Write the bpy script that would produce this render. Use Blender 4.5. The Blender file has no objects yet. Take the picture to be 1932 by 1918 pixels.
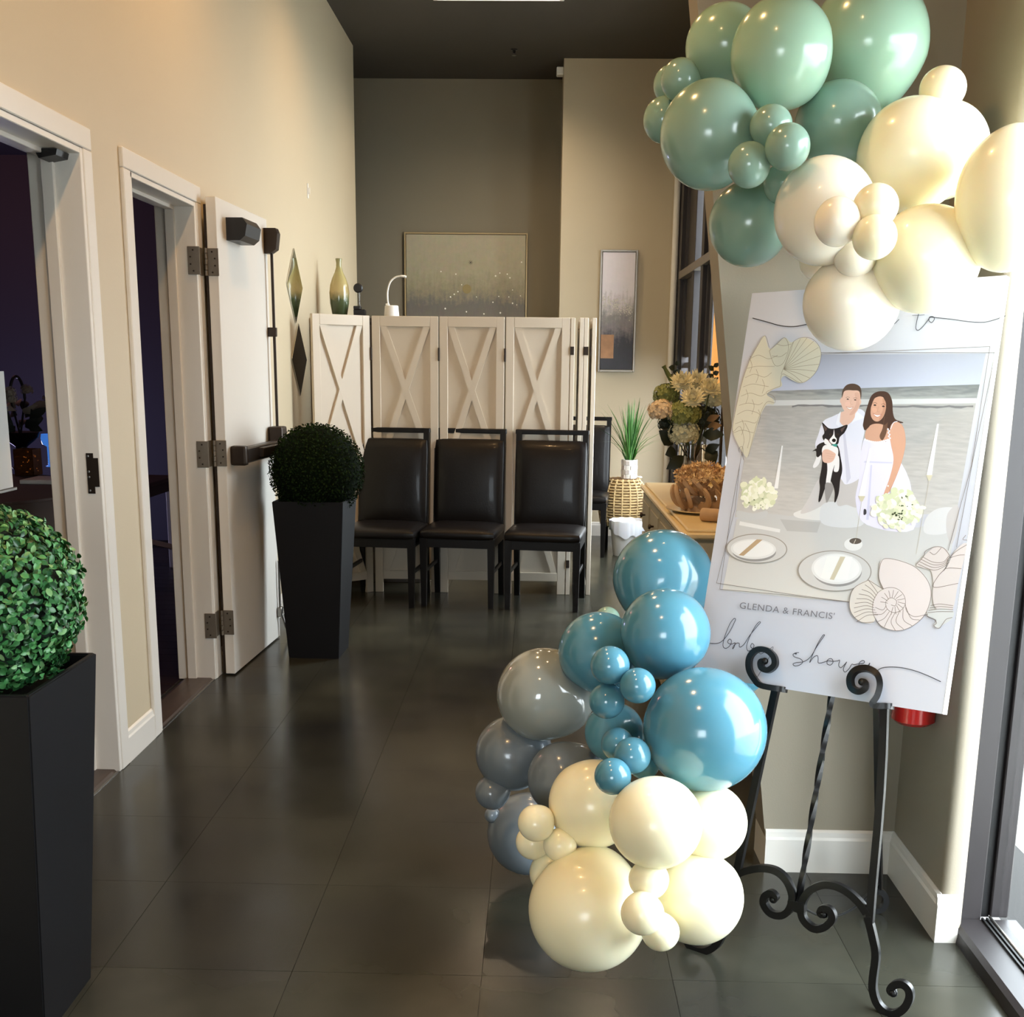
import bpy, bmesh, math, random
from mathutils import Vector, Matrix
random.seed(7)
S = bpy.context.scene
COL = S.collection
PI = math.pi

# ------------------------------------------------------------------ camera
F, CX, CY = 2100.0, 966.0, 1137.0          # focal length and principal point of the photograph, in its pixels
YAW, PITCH, ROLL, EYE = 0.02192, 0.20895, 0.01116, 1.43
_fwd = Vector((-math.sin(YAW) * math.cos(PITCH), math.cos(YAW) * math.cos(PITCH), -math.sin(PITCH)))
_r0 = Vector((math.cos(YAW), math.sin(YAW), 0))
_u0 = _r0.cross(_fwd)
RIGHT = math.cos(ROLL) * _r0 + math.sin(ROLL) * _u0
UP = -math.sin(ROLL) * _r0 + math.cos(ROLL) * _u0
FWD = _fwd
CAM = Vector((0, 0, EYE))
cd = bpy.data.cameras.new('camera')
cam = bpy.data.objects.new('camera', cd)
COL.objects.link(cam)
m = Matrix((RIGHT, UP, -FWD)).transposed().to_4x4()
m.translation = CAM
cam.matrix_world = m
cd.sensor_fit = 'HORIZONTAL'
cd.sensor_width = 36.0
cd.lens = F / 1932 * 36.0
cd.shift_y = (CY - 959) / 1932
cd.clip_start = 0.05
S.camera = cam

# ------------------------------------------------------------------ world, lamps, exposure
W = bpy.data.worlds.new('overcast_sky')
S.world = W
W.use_nodes = True
bg = W.node_tree.nodes['Background']
bg.inputs[0].default_value = (0.86, 0.93, 1.0, 1)
bg.inputs[1].default_value = 18.0
S.view_settings.view_transform = 'Standard'
S.view_settings.look = 'None'
S.view_settings.gamma = 1
S.view_settings.use_curve_mapping = False
S.view_settings.exposure = 0.0
S.cycles.use_denoising = True
S.cycles.max_bounces = 10
S.cycles.sample_clamp_indirect = 6.0
S.cycles.caustics_reflective = False
S.cycles.caustics_refractive = False


def lamp(name, kind, loc, power, color, size=0.1, size_y=None, target=None, spot=None, blend=0.5, portal=False):
    d = bpy.data.lights.new(name, kind)
    d.energy = power
    d.color = color
    if kind == 'AREA':
        d.size = size
        d.shape = 'DISK'
        if size_y:
            d.shape = 'RECTANGLE'
            d.size_y = size_y
        d.cycles.is_portal = portal
    else:
        d.shadow_soft_size = size
    if kind == 'SPOT':
        d.spot_size = spot
        d.spot_blend = blend
    o = bpy.data.objects.new(name, d)
    o.location = loc
    if target is not None:
        o.rotation_euler = (Vector(target) - Vector(loc)).to_track_quat('-Z', 'Y').to_euler()
    COL.objects.link(o)
    return o


WARM = (1.0, 0.60, 0.26)
MILD = (1.0, 0.76, 0.50)
for x, y, tx, p, c in [(-0.62, 0.4, -0.80, 92, WARM), (-0.62, 2.5, -0.80, 92, WARM), (-0.62, 4.6, -0.80, 88, WARM), (-0.62, 6.8, -0.75, 52, WARM), (-0.35, 8.9, -0.45, 56, MILD), (0.35, 3.4, 0.35, 26, WARM), (0.55, 7.9, 0.6, 62, MILD)]:
    lamp('ceiling_downlight', 'SPOT', (x, y, 3.8), p, c, 0.045, target=(tx, y, 0), spot=2.6, blend=0.9)
# warm lamp over the sideboard, cool party light and dim red lamp in the dark dining room
lamp('sideboard_lamp', 'SPOT', (0.8, 4.5, 2.3), 11, (1.0, 0.62, 0.28), 0.05, target=(0.85, 4.75, 0.85), spot=1.7, blend=0.8)
lamp('dining_room_blue_light', 'POINT', (-3.95, 7.6, 0.6), 44.0, (0.48, 0.47, 0.80), 0.15)
lamp('dining_room_red_light', 'POINT', (-4.3, 7.4, 2.7), 20, (1.0, 0.42, 0.36), 0.15)
# sampling portals in the glazed openings (they give no light of their own)
lamp('portal_shopfront', 'AREA', (1.3, 2.10, 1.15), 1, (1, 1, 1), 1.25, 2.3, target=(0, 2.10, 1.15), portal=True)
lamp('portal_far_window', 'AREA', (1.3, 7.45, 1.75), 1, (1, 1, 1), 2.5, 2.6, target=(0, 7.45, 1.75), portal=True)

lamp('portal_fill_window', 'AREA', (-0.75, -2.72, 1.5), 1, (1, 1, 1), 1.5, 1.3, target=(-0.75, 0, 1.5), portal=True)


# ------------------------------------------------------------------ measured points of the photograph placed at their real distance
def ray(px, py):
    return RIGHT * ((px - CX) / F) - UP * ((py - CY) / F) + FWD


def at(px, py, Y):
    d = ray(px, py)
    return CAM + d * (Y / d.y)


def atx(px, py, X):
    d = ray(px, py)
    return CAM + d * (X / d.x)


def atz(px, py, Z):
    d = ray(px, py)
    return CAM + d * ((Z - EYE) / d.z)


def atplane(px, py, P0, n):
    d = ray(px, py)
    return CAM + d * ((P0 - CAM).dot(n) / d.dot(n))


# ------------------------------------------------------------------ materials
def srgb(r, g, b):
    def f(c):
        c /= 255
        return c / 12.92 if c <= 0.04045 else ((c + 0.055) / 1.055) ** 2.4
    return (f(r), f(g), f(b), 1)


MATS = {}


def mat(name, col, rough=0.5, metal=0.0, noise=0.0, nscale=8.0, bump=0.0, bscale=60.0, rvar=0.0, coat=0.0, sub=0.0, trans=0.0,
        ior=1.45, emit=None, estr=0.0, col2=None, stretch=None, spec=None):
    if name in MATS:
        return MATS[name]
    M = bpy.data.materials.new(name)
    M.use_nodes = True
    nt = M.node_tree
    b = nt.nodes['Principled BSDF']
    b.inputs['Base Color'].default_value = col
    b.inputs['Roughness'].default_value = rough
    b.inputs['Metallic'].default_value = metal
    b.inputs['IOR'].default_value = ior
    if spec is not None:
        b.inputs['Specular IOR Level'].default_value = spec
    if coat:
        b.inputs['Coat Weight'].default_value = coat
        b.inputs['Coat Roughness'].default_value = 0.08
    if sub:
        b.inputs['Subsurface Weight'].default_value = sub
        b.inputs['Subsurface Radius'].default_value = (0.05, 0.04, 0.03)
        b.inputs['Subsurface Scale'].default_value = 0.6
    if trans:
        b.inputs['Transmission Weight'].default_value = trans
    if emit:
        b.inputs['Emission Color'].default_value = emit
        b.inputs['Emission Strength'].default_value = estr
    if noise or col2 or bump or rvar:
        tc = nt.nodes.new('ShaderNodeTexCoord')
        mp = nt.nodes.new('ShaderNodeMapping')
        nt.links.new(tc.outputs['Object'], mp.inputs[0])
        if stretch:
            mp.inputs['Scale'].default_value = stretch
        n = nt.nodes.new('ShaderNodeTexNoise')
        n.inputs['Scale'].default_value = nscale
        n.inputs['Detail'].default_value = 5
        nt.links.new(mp.outputs[0], n.inputs['Vector'])
        if noise or col2:
            mix = nt.nodes.new('ShaderNodeMix')
            mix.data_type = 'RGBA'
            c2 = col2 if col2 else tuple(c * (1 - noise) for c in col[:3]) + (1,)
            mix.inputs[6].default_value = col
            mix.inputs[7].default_value = c2
            rp = nt.nodes.new('ShaderNodeMapRange')
            rp.inputs[1].default_value = 0.32
            rp.inputs[2].default_value = 0.68
            nt.links.new(n.outputs[0], rp.inputs[0])
            nt.links.new(rp.outputs[0], mix.inputs[0])
            nt.links.new(mix.outputs[2], b.inputs['Base Color'])
        if rvar:
            mr = nt.nodes.new('ShaderNodeMapRange')
            mr.inputs[1].default_value = 0.3
            mr.inputs[2].default_value = 0.7
            mr.inputs[3].default_value = max(0.02, rough - rvar)
            mr.inputs[4].default_value = rough + rvar
            nt.links.new(n.outputs[0], mr.inputs[0])
            nt.links.new(mr.outputs[0], b.inputs['Roughness'])
        if bump:
            n2 = nt.nodes.new('ShaderNodeTexNoise')
            n2.inputs['Scale'].default_value = bscale
            n2.inputs['Detail'].default_value = 3
            nt.links.new(mp.outputs[0], n2.inputs['Vector'])
            bp = nt.nodes.new('ShaderNodeBump')
            bp.inputs['Strength'].default_value = bump
            bp.inputs['Distance'].default_value = 0.002
            nt.links.new(n2.outputs[0], bp.inputs['Height'])
            nt.links.new(bp.outputs[0], b.inputs['Normal'])
    MATS[name] = M
    return M


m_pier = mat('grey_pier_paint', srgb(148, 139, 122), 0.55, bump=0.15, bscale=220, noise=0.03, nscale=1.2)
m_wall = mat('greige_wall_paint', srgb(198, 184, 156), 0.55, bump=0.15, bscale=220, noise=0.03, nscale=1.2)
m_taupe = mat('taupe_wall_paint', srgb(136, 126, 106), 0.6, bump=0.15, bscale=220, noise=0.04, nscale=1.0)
m_ceil = mat('dark_ceiling_paint', srgb(72, 66, 58), 0.8, noise=0.08, nscale=1.5)
m_trim = mat('white_trim_paint', srgb(226, 222, 214), 0.32, noise=0.02, nscale=3)
m_navy = mat('dark_dining_room_paint', srgb(58, 56, 70), 0.7)
m_plank = mat('dark_wood_floor', srgb(44, 34, 28), 0.3, noise=0.45, nscale=5, stretch=(1, 9, 1))
m_thresh = mat('wood_threshold', srgb(74, 62, 54), 0.35, noise=0.3, nscale=6, stretch=(8, 1, 1))
m_steel = mat('satin_steel', srgb(150, 146, 140), 0.35, 1.0)
m_pewter = mat('pewter_hinge', srgb(124, 116, 104), 0.42, 0.4, noise=0.12, nscale=30)
m_bronze = mat('dark_bronze', srgb(52, 42, 34), 0.4, 0.6)
m_black = mat('black_plastic', srgb(22, 20, 20), 0.4)
m_gap = mat('joint_black', srgb(16, 14, 12), 0.8)
m_alu = mat('dark_anodised_frame', srgb(40, 36, 37), 0.45, 0.0, noise=0.1, nscale=4)
m_aluback = mat('black_gasket', srgb(12, 11, 12), 0.6)
m_iron = mat('black_wrought_iron', srgb(18, 18, 19), 0.33, 0.3, bump=0.25, bscale=90)
m_concrete = mat('pale_pavement', srgb(190, 188, 182), 0.9, noise=0.15, nscale=2)
m_mirror = mat('mirror_glass', srgb(200, 205, 205), 0.03, 1.0)
m_white = mat('white_plastic', srgb(236, 234, 228), 0.35)


def glass_mat(name, tint=(1, 1, 1, 1), fac=0.08):
    M = bpy.data.materials.new(name)
    M.use_nodes = True
    nt = M.node_tree
    nt.nodes.clear()
    o = nt.nodes.new('ShaderNodeOutputMaterial')
    t = nt.nodes.new('ShaderNodeBsdfTransparent')
    t.inputs[0].default_value = tint
    g = nt.nodes.new('ShaderNodeBsdfGlossy')
    g.inputs['Roughness'].default_value = 0.02
    fr = nt.nodes.new('ShaderNodeFresnel')
    fr.inputs[0].default_value = 1.45
    mx = nt.nodes.new('ShaderNodeMixShader')
    ge = nt.nodes.new('ShaderNodeNewGeometry')             # reflect on the outer faces only
    inv = nt.nodes.new('ShaderNodeMath')
    inv.operation = 'SUBTRACT'
    inv.inputs[0].default_value = 1
    nt.links.new(ge.outputs['Backfacing'], inv.inputs[1])
    mu = nt.nodes.new('ShaderNodeMath')
    mu.operation = 'MULTIPLY'
    nt.links.new(fr.outputs[0], mu.inputs[0])
    nt.links.new(inv.outputs[0], mu.inputs[1])
    nt.links.new(mu.outputs[0], mx.inputs[0])
    nt.links.new(t.outputs[0], mx.inputs[1])
    nt.links.new(g.outputs[0], mx.inputs[2])
    nt.links.new(mx.outputs[0], o.inputs[0])
    return M


m_glass = glass_mat('clear_glass', (0.97, 0.985, 0.98, 1))


# floor tile: charcoal vinyl with olive clouds, worn and half glossy
def tile_mat():
    M = bpy.data.materials.new('charcoal_floor_tile')
    M.use_nodes = True
    nt = M.node_tree
    b = nt.nodes['Principled BSDF']
    b.inputs['Specular IOR Level'].default_value = 0.34
    geo = nt.nodes.new('ShaderNodeNewGeometry')
    oi = nt.nodes.new('ShaderNodeObjectInfo')
    n = nt.nodes.new('ShaderNodeTexNoise')
    n.inputs['Scale'].default_value = 1.7
    n.inputs['Detail'].default_value = 4
    n.inputs['Roughness'].default_value = 0.5
    nt.links.new(geo.outputs['Position'], n.inputs['Vector'])
    r = nt.nodes.new('ShaderNodeValToRGB')
    e = r.color_ramp.elements
    e[0].position, e[0].color = 0.25, srgb(32, 32, 32)
    e[1].position, e[1].color = 0.8, srgb(66, 66, 56)
    k = e.new(0.5)
    k.color = srgb(47, 47, 40)
    nt.links.new(n.outputs[0], r.inputs[0])
    hs = nt.nodes.new('ShaderNodeHueSaturation')
    mr = nt.nodes.new('ShaderNodeMapRange')
    mr.inputs[3].default_value = 0.88
    mr.inputs[4].default_value = 1.14
    nt.links.new(oi.outputs['Random'], mr.inputs[0])
    nt.links.new(mr.outputs[0], hs.inputs['Value'])
    nt.links.new(r.outputs[0], hs.inputs['Color'])
    nt.links.new(hs.outputs[0], b.inputs['Base Color'])
    n2 = nt.nodes.new('ShaderNodeTexNoise')
    n2.inputs['Scale'].default_value = 3
    n2.inputs['Detail'].default_value = 2
    nt.links.new(geo.outputs['Position'], n2.inputs['Vector'])
    m2 = nt.nodes.new('ShaderNodeMapRange')
    m2.inputs[1].default_value = 0.3
    m2.inputs[2].default_value = 0.7
    m2.inputs[3].default_value = 0.19
    m2.inputs[4].default_value = 0.27
    nt.links.new(n2.outputs[0], m2.inputs[0])
    nt.links.new(m2.outputs[0], b.inputs['Roughness'])
    return M


m_tile = tile_mat()


# ------------------------------------------------------------------ mesh helpers
def loc_of(o):
    v = Vector((0, 0, 0))
    while o is not None:
        v = v + o.location
        o = o.parent
    return v


class MB:
    """collects shapes, links them as one mesh object"""

    def __init__(self):
        self.bm = bmesh.new()
        self.mi = 0

    def _mark(self, faces):
        for f in faces:
            f.material_index = self.mi

    def box(self, a, b, bevel=0.0, seg=1, M=None):
        a, b = Vector(a), Vector(b)
        r = bmesh.ops.create_cube(self.bm, size=1)
        vs = r['verts']
        for v in vs:
            v.co = Vector(((a.x + b.x) / 2 + v.co.x * (b.x - a.x), (a.y + b.y) / 2 + v.co.y * (b.y - a.y), (a.z + b.z) / 2 + v.co.z * (b.z - a.z)))
        fs = set(f for v in vs for f in v.link_faces)
        if bevel:
            es = list(set(e for v in vs for e in v.link_edges))
            q = bmesh.ops.bevel(self.bm, geom=es, offset=bevel, segments=seg, affect='EDGES', profile=0.6)
            fs = set(q['faces']) | set(f for v in q['verts'] for f in v.link_faces)
            vs = list(set(v for f in fs for v in f.verts))
        self._mark(fs)
        if M is not None:
            for v in vs:
                v.co = M @ v.co
        return vs

    def prism(self, pts, dirv, bevel=0.0):
        """polygon (3d points, in order) pushed along dirv"""
        dirv = Vector(dirv)
        v0 = [self.bm.verts.new(Vector(p)) for p in pts]
        v1 = [self.bm.verts.new(Vector(p) + dirv) for p in pts]
        fs = [self.bm.faces.new(v0), self.bm.faces.new(list(reversed(v1)))]
        n = len(pts)
        for i in range(n):
            fs.append(self.bm.faces.new((v0[(i + 1) % n], v0[i], v1[i], v1[(i + 1) % n])))
        self._mark(fs)
        return v0 + v1

    def poly(self, pts):
        f = self.bm.faces.new([self.bm.verts.new(Vector(p)) for p in pts])
        self._mark([f])
        return f

    def lathe(self, prof, seg=24, M=None, cap=True):
        """profile of (radius, z) turned about z"""
        rings = []
        for r, z in prof:
            if r < 1e-6:
                rings.append([self.bm.verts.new((0, 0, z))])
            else:
                rings.append([self.bm.verts.new((r * math.cos(2 * PI * i / seg), r * math.sin(2 * PI * i / seg), z)) for i in range(seg)])
        fs = []
        for a, b in zip(rings, rings[1:]):
            for i in range(seg):
                j = (i + 1) % seg
                if len(a) == 1 and len(b) == 1:
                    continue
                if len(a) == 1:
                    fs.append(self.bm.faces.new((a[0], b[j], b[i])))
                elif len(b) == 1:
                    fs.append(self.bm.faces.new((a[i], a[j], b[0])))
                else:
                    fs.append(self.bm.faces.new((a[i], a[j], b[j], b[i])))
        if cap:
            if len(rings[0]) > 1:
                fs.append(self.bm.faces.new(list(reversed(rings[0]))))
            if len(rings[-1]) > 1:
                fs.append(self.bm.faces.new(rings[-1]))
        self._mark(fs)
        if M is not None:
            for r in rings:
                for v in r:
                    v.co = M @ v.co

    def tube(self, pts, rad, seg=8, closed=False, square=False, flat=1.0, twist=0.0, up=None):
        """tube along points; rad a number or a list; square gives a bar"""
        pts = [Vector(p) for p in pts]
        n = len(pts)
        rads = rad if isinstance(rad, (list, tuple)) else [rad] * n
        if square:
            seg = 4
        rings = []
        nrm = Vector(up) if up is not None else None
        for i, p in enumerate(pts):
            a = pts[(i - 1) % n] if (closed or i > 0) else pts[0]
            b = pts[(i + 1) % n] if (closed or i < n - 1) else pts[-1]
            t = (b - a)
            if t.length < 1e-9:
                t = Vector((0, 0, 1))
            t.normalize()
            if nrm is None:
                nrm = Vector((0, 0, 1)) if abs(t.z) < 0.9 else Vector((1, 0, 0))
            nn = nrm - t * nrm.dot(t)
            if nn.length < 1e-6:
                nn = t.orthogonal()
            nn.normalize()
            nrm = nn
            bn = t.cross(nn)
            off = PI / 4 if square else 0
            off += twist * i
            k = 1.414 if square else 1
            rings.append([self.bm.verts.new(p + (nn * math.cos(2 * PI * j / seg + off) + bn * math.sin(2 * PI * j / seg + off) * flat) * rads[i] * k) for j in range(seg)])
        fs = []
        rng = range(n) if closed else range(n - 1)
        for i in rng:
            a, b = rings[i], rings[(i + 1) % n]
            for j in range(seg):
                k = (j + 1) % seg
                fs.append(self.bm.faces.new((a[j], a[k], b[k], b[j])))
        if not closed:
            fs.append(self.bm.faces.new(list(reversed(rings[0]))))
            fs.append(self.bm.faces.new(rings[-1]))
        self._mark(fs)

    def ball(self, c, r, seg=16, rings=10, sc=(1, 1, 1), M=None):
        q = bmesh.ops.create_uvsphere(self.bm, u_segments=seg, v_segments=rings, radius=1)
        for v in q['verts']:
            v.co = Vector((v.co.x * r * sc[0], v.co.y * r * sc[1], v.co.z * r * sc[2]))
            if M is not None:
                v.co = M @ v.co
            v.co += Vector(c)
        self._mark(set(f for v in q['verts'] for f in v.link_faces))

    def build(self, name, mats, parent=None, smooth=False, world=True, keep=False):
        bmesh.ops.recalc_face_normals(self.bm, faces=self.bm.faces[:])
        me = bpy.data.meshes.new(name)
        self.bm.to_mesh(me)
        self.bm.free()
        for q in (mats if isinstance(mats, (list, tuple)) else [mats]):
            me.materials.append(q)
        if smooth:
            for p in me.polygons:
                p.use_smooth = True
            me.set_sharp_from_angle(angle=math.radians(40 if smooth is True else smooth))
        o = bpy.data.objects.new(name, me)
        COL.objects.link(o)
        if parent is not None:
            o.parent = parent
            if world:
                me.transform(Matrix.Translation(-loc_of(parent)))
        return o


def tag(o, label=None, cat=None, group=None, kind=None):
    if label:
        o['label'] = label
    if cat:
        o['category'] = cat
    if group:
        o['group'] = group
    if kind:
        o['kind'] = kind
    return o


def origin(o, p):
    """moves a parentless mesh's origin to p"""
    p = Vector(p)
    o.data.transform(Matrix.Translation(-p))
    o.location = p
    return o


def thing(name, label, cat, loc=(0, 0, 0), rz=0.0, group=None):
    o = bpy.data.objects.new(name, None)
    o.empty_display_size = 0.1
    COL.objects.link(o)
    o.location = loc
    o.rotation_euler = (0, 0, rz)
    return tag(o, label, cat, group)


def copy_tree(o, parent=None):
    c = o.copy()
    COL.objects.link(c)
    if parent is not None:
        c.parent = parent
    for ch in list(o.children):
        copy_tree(ch, c)
    return c


def struct(name, mb, m_, parent=None, smooth=False):
    o = mb.build(name, m_, parent, smooth)
    if parent is None:
        o['kind'] = 'structure'
    return o


def box_struct(name, a, b, m_, bevel=0.0, parent=None):
    q = MB()
    q.box(a, b, bevel)
    return struct(name, q, m_, parent)


def arc(c, r, a0, a1, n, ux, uy):
    return [Vector(c) + (Vector(ux) * math.cos(a0 + (a1 - a0) * i / n) + Vector(uy) * math.sin(a0 + (a1 - a0) * i / n)) * r for i in range(n + 1)]


def smooth_path(pts, n=6):
    """Catmull-Rom through the points"""
    P = [Vector(p) for p in pts]
    out = []
    for i in range(len(P) - 1):
        a = P[i - 1] if i else P[0] * 2 - P[1]
        b, c = P[i], P[i + 1]
        d = P[i + 2] if i + 2 < len(P) else P[-1] * 2 - P[-2]
        for k in range(n):
            t = k / n
            out.append(0.5 * ((2 * b) + (c - a) * t + (2 * a - 5 * b + 4 * c - d) * t * t + (3 * b - a - 3 * c + d) * t ** 3))
    out.append(P[-1])
    return out

# ================================================================== the room
XL = -1.485            # face of the left wall
XLI = XL - 0.15        # its far side, in the dark dining room
ZC = 3.85              # ceiling
YB, YC = 10.30, 9.63   # back wall of the alcove, cream wall in front of it
XR = 1.133             # glazed right wall
T = 0.457              # floor tile

# floor: slab with tiles, each proud of dark recessed joints
fl = MB()
fl.box((-2.8, -2.6, -0.12), (1.5, 10.5, -0.004))
floor = struct('floor', fl, m_gap)
tile_bm = MB()
tile_bm.box((0.0006, 0.0006, -0.012), (T - 0.0006, T - 0.0006, 0.0))
tile0 = tile_bm.build('floor_tile', m_tile, floor)
first = True
for i in range(-3, 3):
    for j in range(-4, 18):
        x0, y0 = -0.116 + i * T, 2.426 + (j - 1) * T
        if x0 > 1.2 or y0 > YB:
            continue
        t = tile0 if first else tile0.copy()
        if not first:
            COL.objects.link(t)
        first = False
        t.location = (x0, y0, 0)
        t.rotation_euler = (0, 0, 0)

# dark dining room behind the two doorways
q = MB()
q.box((-5.6, 0.5, -0.12), (XLI, 9.1, -0.014))
dfloor = struct('floor_dining_room', q, m_gap)
pl = MB()
pl.box((0, 0.001, -0.015), (3.96, 0.129, -0.002), 0.001)
p0 = pl.build('floor_plank', m_plank, dfloor)
for k in range(44):
    c = p0 if k == 0 else p0.copy()
    if k:
        COL.objects.link(c)
    c.location = (-5.6, 2.9 + k * 0.13, 0)
box_struct('wall_dining_room_far', (-5.7, 0.5, -0.1), (-5.6, 9.1, 3.0), m_navy)
box_struct('wall_dining_room_near', (-5.6, 0.4, -0.1), (XLI, 0.5, 3.0), m_navy)
box_struct('wall_dining_room_end', (-5.6, 9.1, -0.1), (XLI, 9.19, 3.0), m_navy)
box_struct('ceiling_dining_room', (-5.7, 0.4, 3.0), (XLI, 9.19, 3.1), m_navy)

# left wall, with openings 1 (Y 2.75..3.75) and 2 (Y 4.17..4.95)
D1 = (2.70, 3.752, 2.10)
D2 = (4.172, 4.950, 2.10)
q = MB()
q.box((XLI, -2.6, 0), (XL, D1[0], ZC))
q.box((XLI, D1[0], D1[2]), (XL, D1[1], ZC))
q.box((XLI, D1[1], 0), (XL, D2[0], ZC))
q.box((XLI, D2[0], D2[2]), (XL, D2[1], ZC))
q.box((XLI, D2[1], 0), (XL, 9.30, ZC))
struct('wall_left', q, m_wall)
# remaining shell
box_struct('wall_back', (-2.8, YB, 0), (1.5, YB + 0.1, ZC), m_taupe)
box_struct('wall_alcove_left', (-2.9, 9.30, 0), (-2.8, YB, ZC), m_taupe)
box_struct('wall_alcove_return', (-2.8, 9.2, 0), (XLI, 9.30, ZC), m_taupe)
q = MB()                                                # cream wall with a rounded end
q.box((0.158, YC, 0), (1.06, YB, ZC))
q.prism([(1.06, YC, 0)] + [tuple(v) for v in arc((1.06, YC + 0.06, 0), 0.06, -PI / 2, 0, 8, (1, 0, 0), (0, 1, 0))] + [(1.12, YC + 0.075, 0), (1.275, YC + 0.075, 0), (1.275, YB, 0), (1.06, YB, 0)], (0, 0, ZC))
bmesh.ops.remove_doubles(q.bm, verts=q.bm.verts[:], dist=1e-5)
struct('wall_cream', q, m_wall, smooth=30)
q = MB()                                                # white half-round bead added to imitate the lit edge of its corner
q.prism([(1.105 - 0.027 * math.cos(a), YC + 0.004 - 0.03 * math.sin(a), 0.12) for a in [PI * i / 12 for i in range(13)]], (0, 0, ZC - 0.12))
struct('trim_3', q, m_trim, smooth=30)
box_struct('ceiling', (-2.9, -2.7, ZC), (1.6, YB + 0.1, ZC + 0.1), m_ceil)
q = MB()
q.box((-1.7, -2.7, 0), (-1.45, -2.6, ZC))
q.box((-0.05, -2.7, 0), (1.4, -2.6, ZC))
q.box((-1.45, -2.7, 0), (-0.05, -2.6, 0.9))
q.box((-1.45, -2.7, 2.1), (-0.05, -2.6, ZC))
struct('wall_behind', q, m_wall)
q = MB()
q.box((-1.45, -2.68, 0.9), (-1.40, -2.62, 2.1), 0.003)
q.box((-0.10, -2.68, 0.9), (-0.05, -2.62, 2.1), 0.003)
q.box((-1.40, -2.68, 0.9), (-0.10, -2.62, 0.95), 0.003)
q.box((-1.40, -2.68, 2.05), (-0.10, -2.62, 2.1), 0.003)
w3 = struct('added_fill_window', q, m_alu)  # unseen window added behind the camera to let in fill light
q = MB()
q.box((-1.40, -2.653, 0.95), (-0.10, -2.647, 2.05))
q.build('pane', m_glass, w3)

# the slanting pier beside the sign, its short right wall and rounded end
YP = 3.04
q = MB()
zt = 3.85
pr = [(0.69, 0), (0.69 - 0.1335 * zt, zt), (1.13, zt), (1.13, 0)]
q.prism([(x, YP, z) for x, z in pr], (0, 0.14, 0))
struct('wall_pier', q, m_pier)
q = MB()
xe = [(1.047, YP)] + [(1.047, 2.665)] + [(1.047 + 0.02 - 0.02 * math.cos(a), 2.665 - 0.02 * math.sin(a)) for a in [i * PI / 16 for i in range(1, 9)]] + [(1.087, 2.645), (1.100, 2.651), (1.108, 2.664), (1.112, 2.69), (1.112, 2.801), (1.13, 2.801), (1.13, YP)]
q.prism([(x, y, 0) for x, y in xe], (0, 0, ZC))
struct('wall_right', q, m_pier, smooth=30)
# skirting boards: a flat board with a sloped top
def skirting(name, pts, out, h=0.128, t=0.014):
    q = MB()
    for (a, b), o in zip(zip(pts, pts[1:]), out):
        a, b, o = Vector((*a, 0)), Vector((*b, 0)), Vector((*o, 0))
        prof = [(0, 0), (t, 0), (t, h - 0.028), (t * 0.75, h - 0.02), (t * 0.62, h - 0.006), (0.002, h), (0, h)]
        q.prism([a + o * x + Vector((0, 0, z)) for x, z in prof], b - a)
    return struct(name, q, m_trim)
skirting('baseboard_pier', [(0.676, YP), (1.047, YP)], [(0, -1)])
skirting('baseboard_pier_side', [(0.69, YP), (0.69, YP + 0.14)], [(-1, 0)])
skirting('baseboard_right', [(1.047, YP), (1.047, 2.645)], [(-1, 0)])
skirting('baseboard_right_end', [(1.033, 2.647), (1.090, 2.647)], [(0, -1)])
skirting('baseboard_left', [(XL, 3.822), (XL, 4.102)], [(1, 0)], 0.12, 0.012)
skirting('baseboard_left_far', [(XL, 5.02), (XL, 9.3)], [(1, 0)], 0.12, 0.012)
skirting('baseboard_cream', [(0.158, YC), (1.06, YC)], [(0, -1)], 0.12)

# door casings and jambs (white), the joints between boards left open
def doorway(n, y0, y1, z1, left=True):
    q = MB()
    c = 0.07
    if left:
        q.box((XL - 0.002, y0 - c, 0), (XL + 0.014, y0, z1), 0.003)
    q.box((XL - 0.002, y1, 0), (XL + 0.014, y1 + c, z1), 0.003)
    q.box((XL - 0.002, y0 - c, z1 + 0.0015), (XL + 0.014, y1 + c, z1 + c), 0.003)
    o = struct('trim_%d' % n, q, m_trim)
    for nm, a, b in (('jamb', (XLI - 0.012, y1 - 0.02, 0), (XL + 0.010, y1, z1)), ('head_jamb', (XLI - 0.012, y0, z1 - 0.02), (XL + 0.010, y1 - 0.02, z1)),
                     ('jamb', (XLI - 0.012, y0, 0), (XL + 0.010, y0 + 0.02, z1))):
        q = MB()
        q.box(a, b, 0.002)
        q.build(nm, m_trim, o)
    q = MB()                                            # stop strip the door closes against
    q.box((XLI + 0.035, y1 - 0.034, 0), (XLI + 0.075, y1 - 0.018, z1 - 0.02), 0.002)
    q.box((XLI + 0.035, y0 + 0.018, z1 - 0.034), (XLI + 0.075, y1 - 0.034, z1 - 0.018), 0.002)
    q.build('door_stop', m_trim, o)
    q = MB()
    q.box((XLI + 0.031, y1 - 0.0225, 0), (XLI + 0.0345, y1 - 0.0195, z1 - 0.02))
    q.build('seal_strip', m_bronze, o)
    th = MB()
    th.prism([(XLI + 0.01, y0 + 0.02, -0.002), (XL - 0.0, y0 + 0.02, -0.002), (XL - 0.012, y0 + 0.02, 0.008), (XLI + 0.03, y0 + 0.02, 0.008)], (0, y1 - y0 - 0.04, 0))
    th.build('threshold', m_thresh, o)
    th = MB()
    th.box((XL - 0.002, y0 + 0.02, -0.001), (XL + 0.006, y1 - 0.02, 0.003))
    th.build('threshold_edge', m_steel, o)
    return o
tr1 = doorway(1, *D1)
tr2 = doorway(2, *D2)
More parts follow.
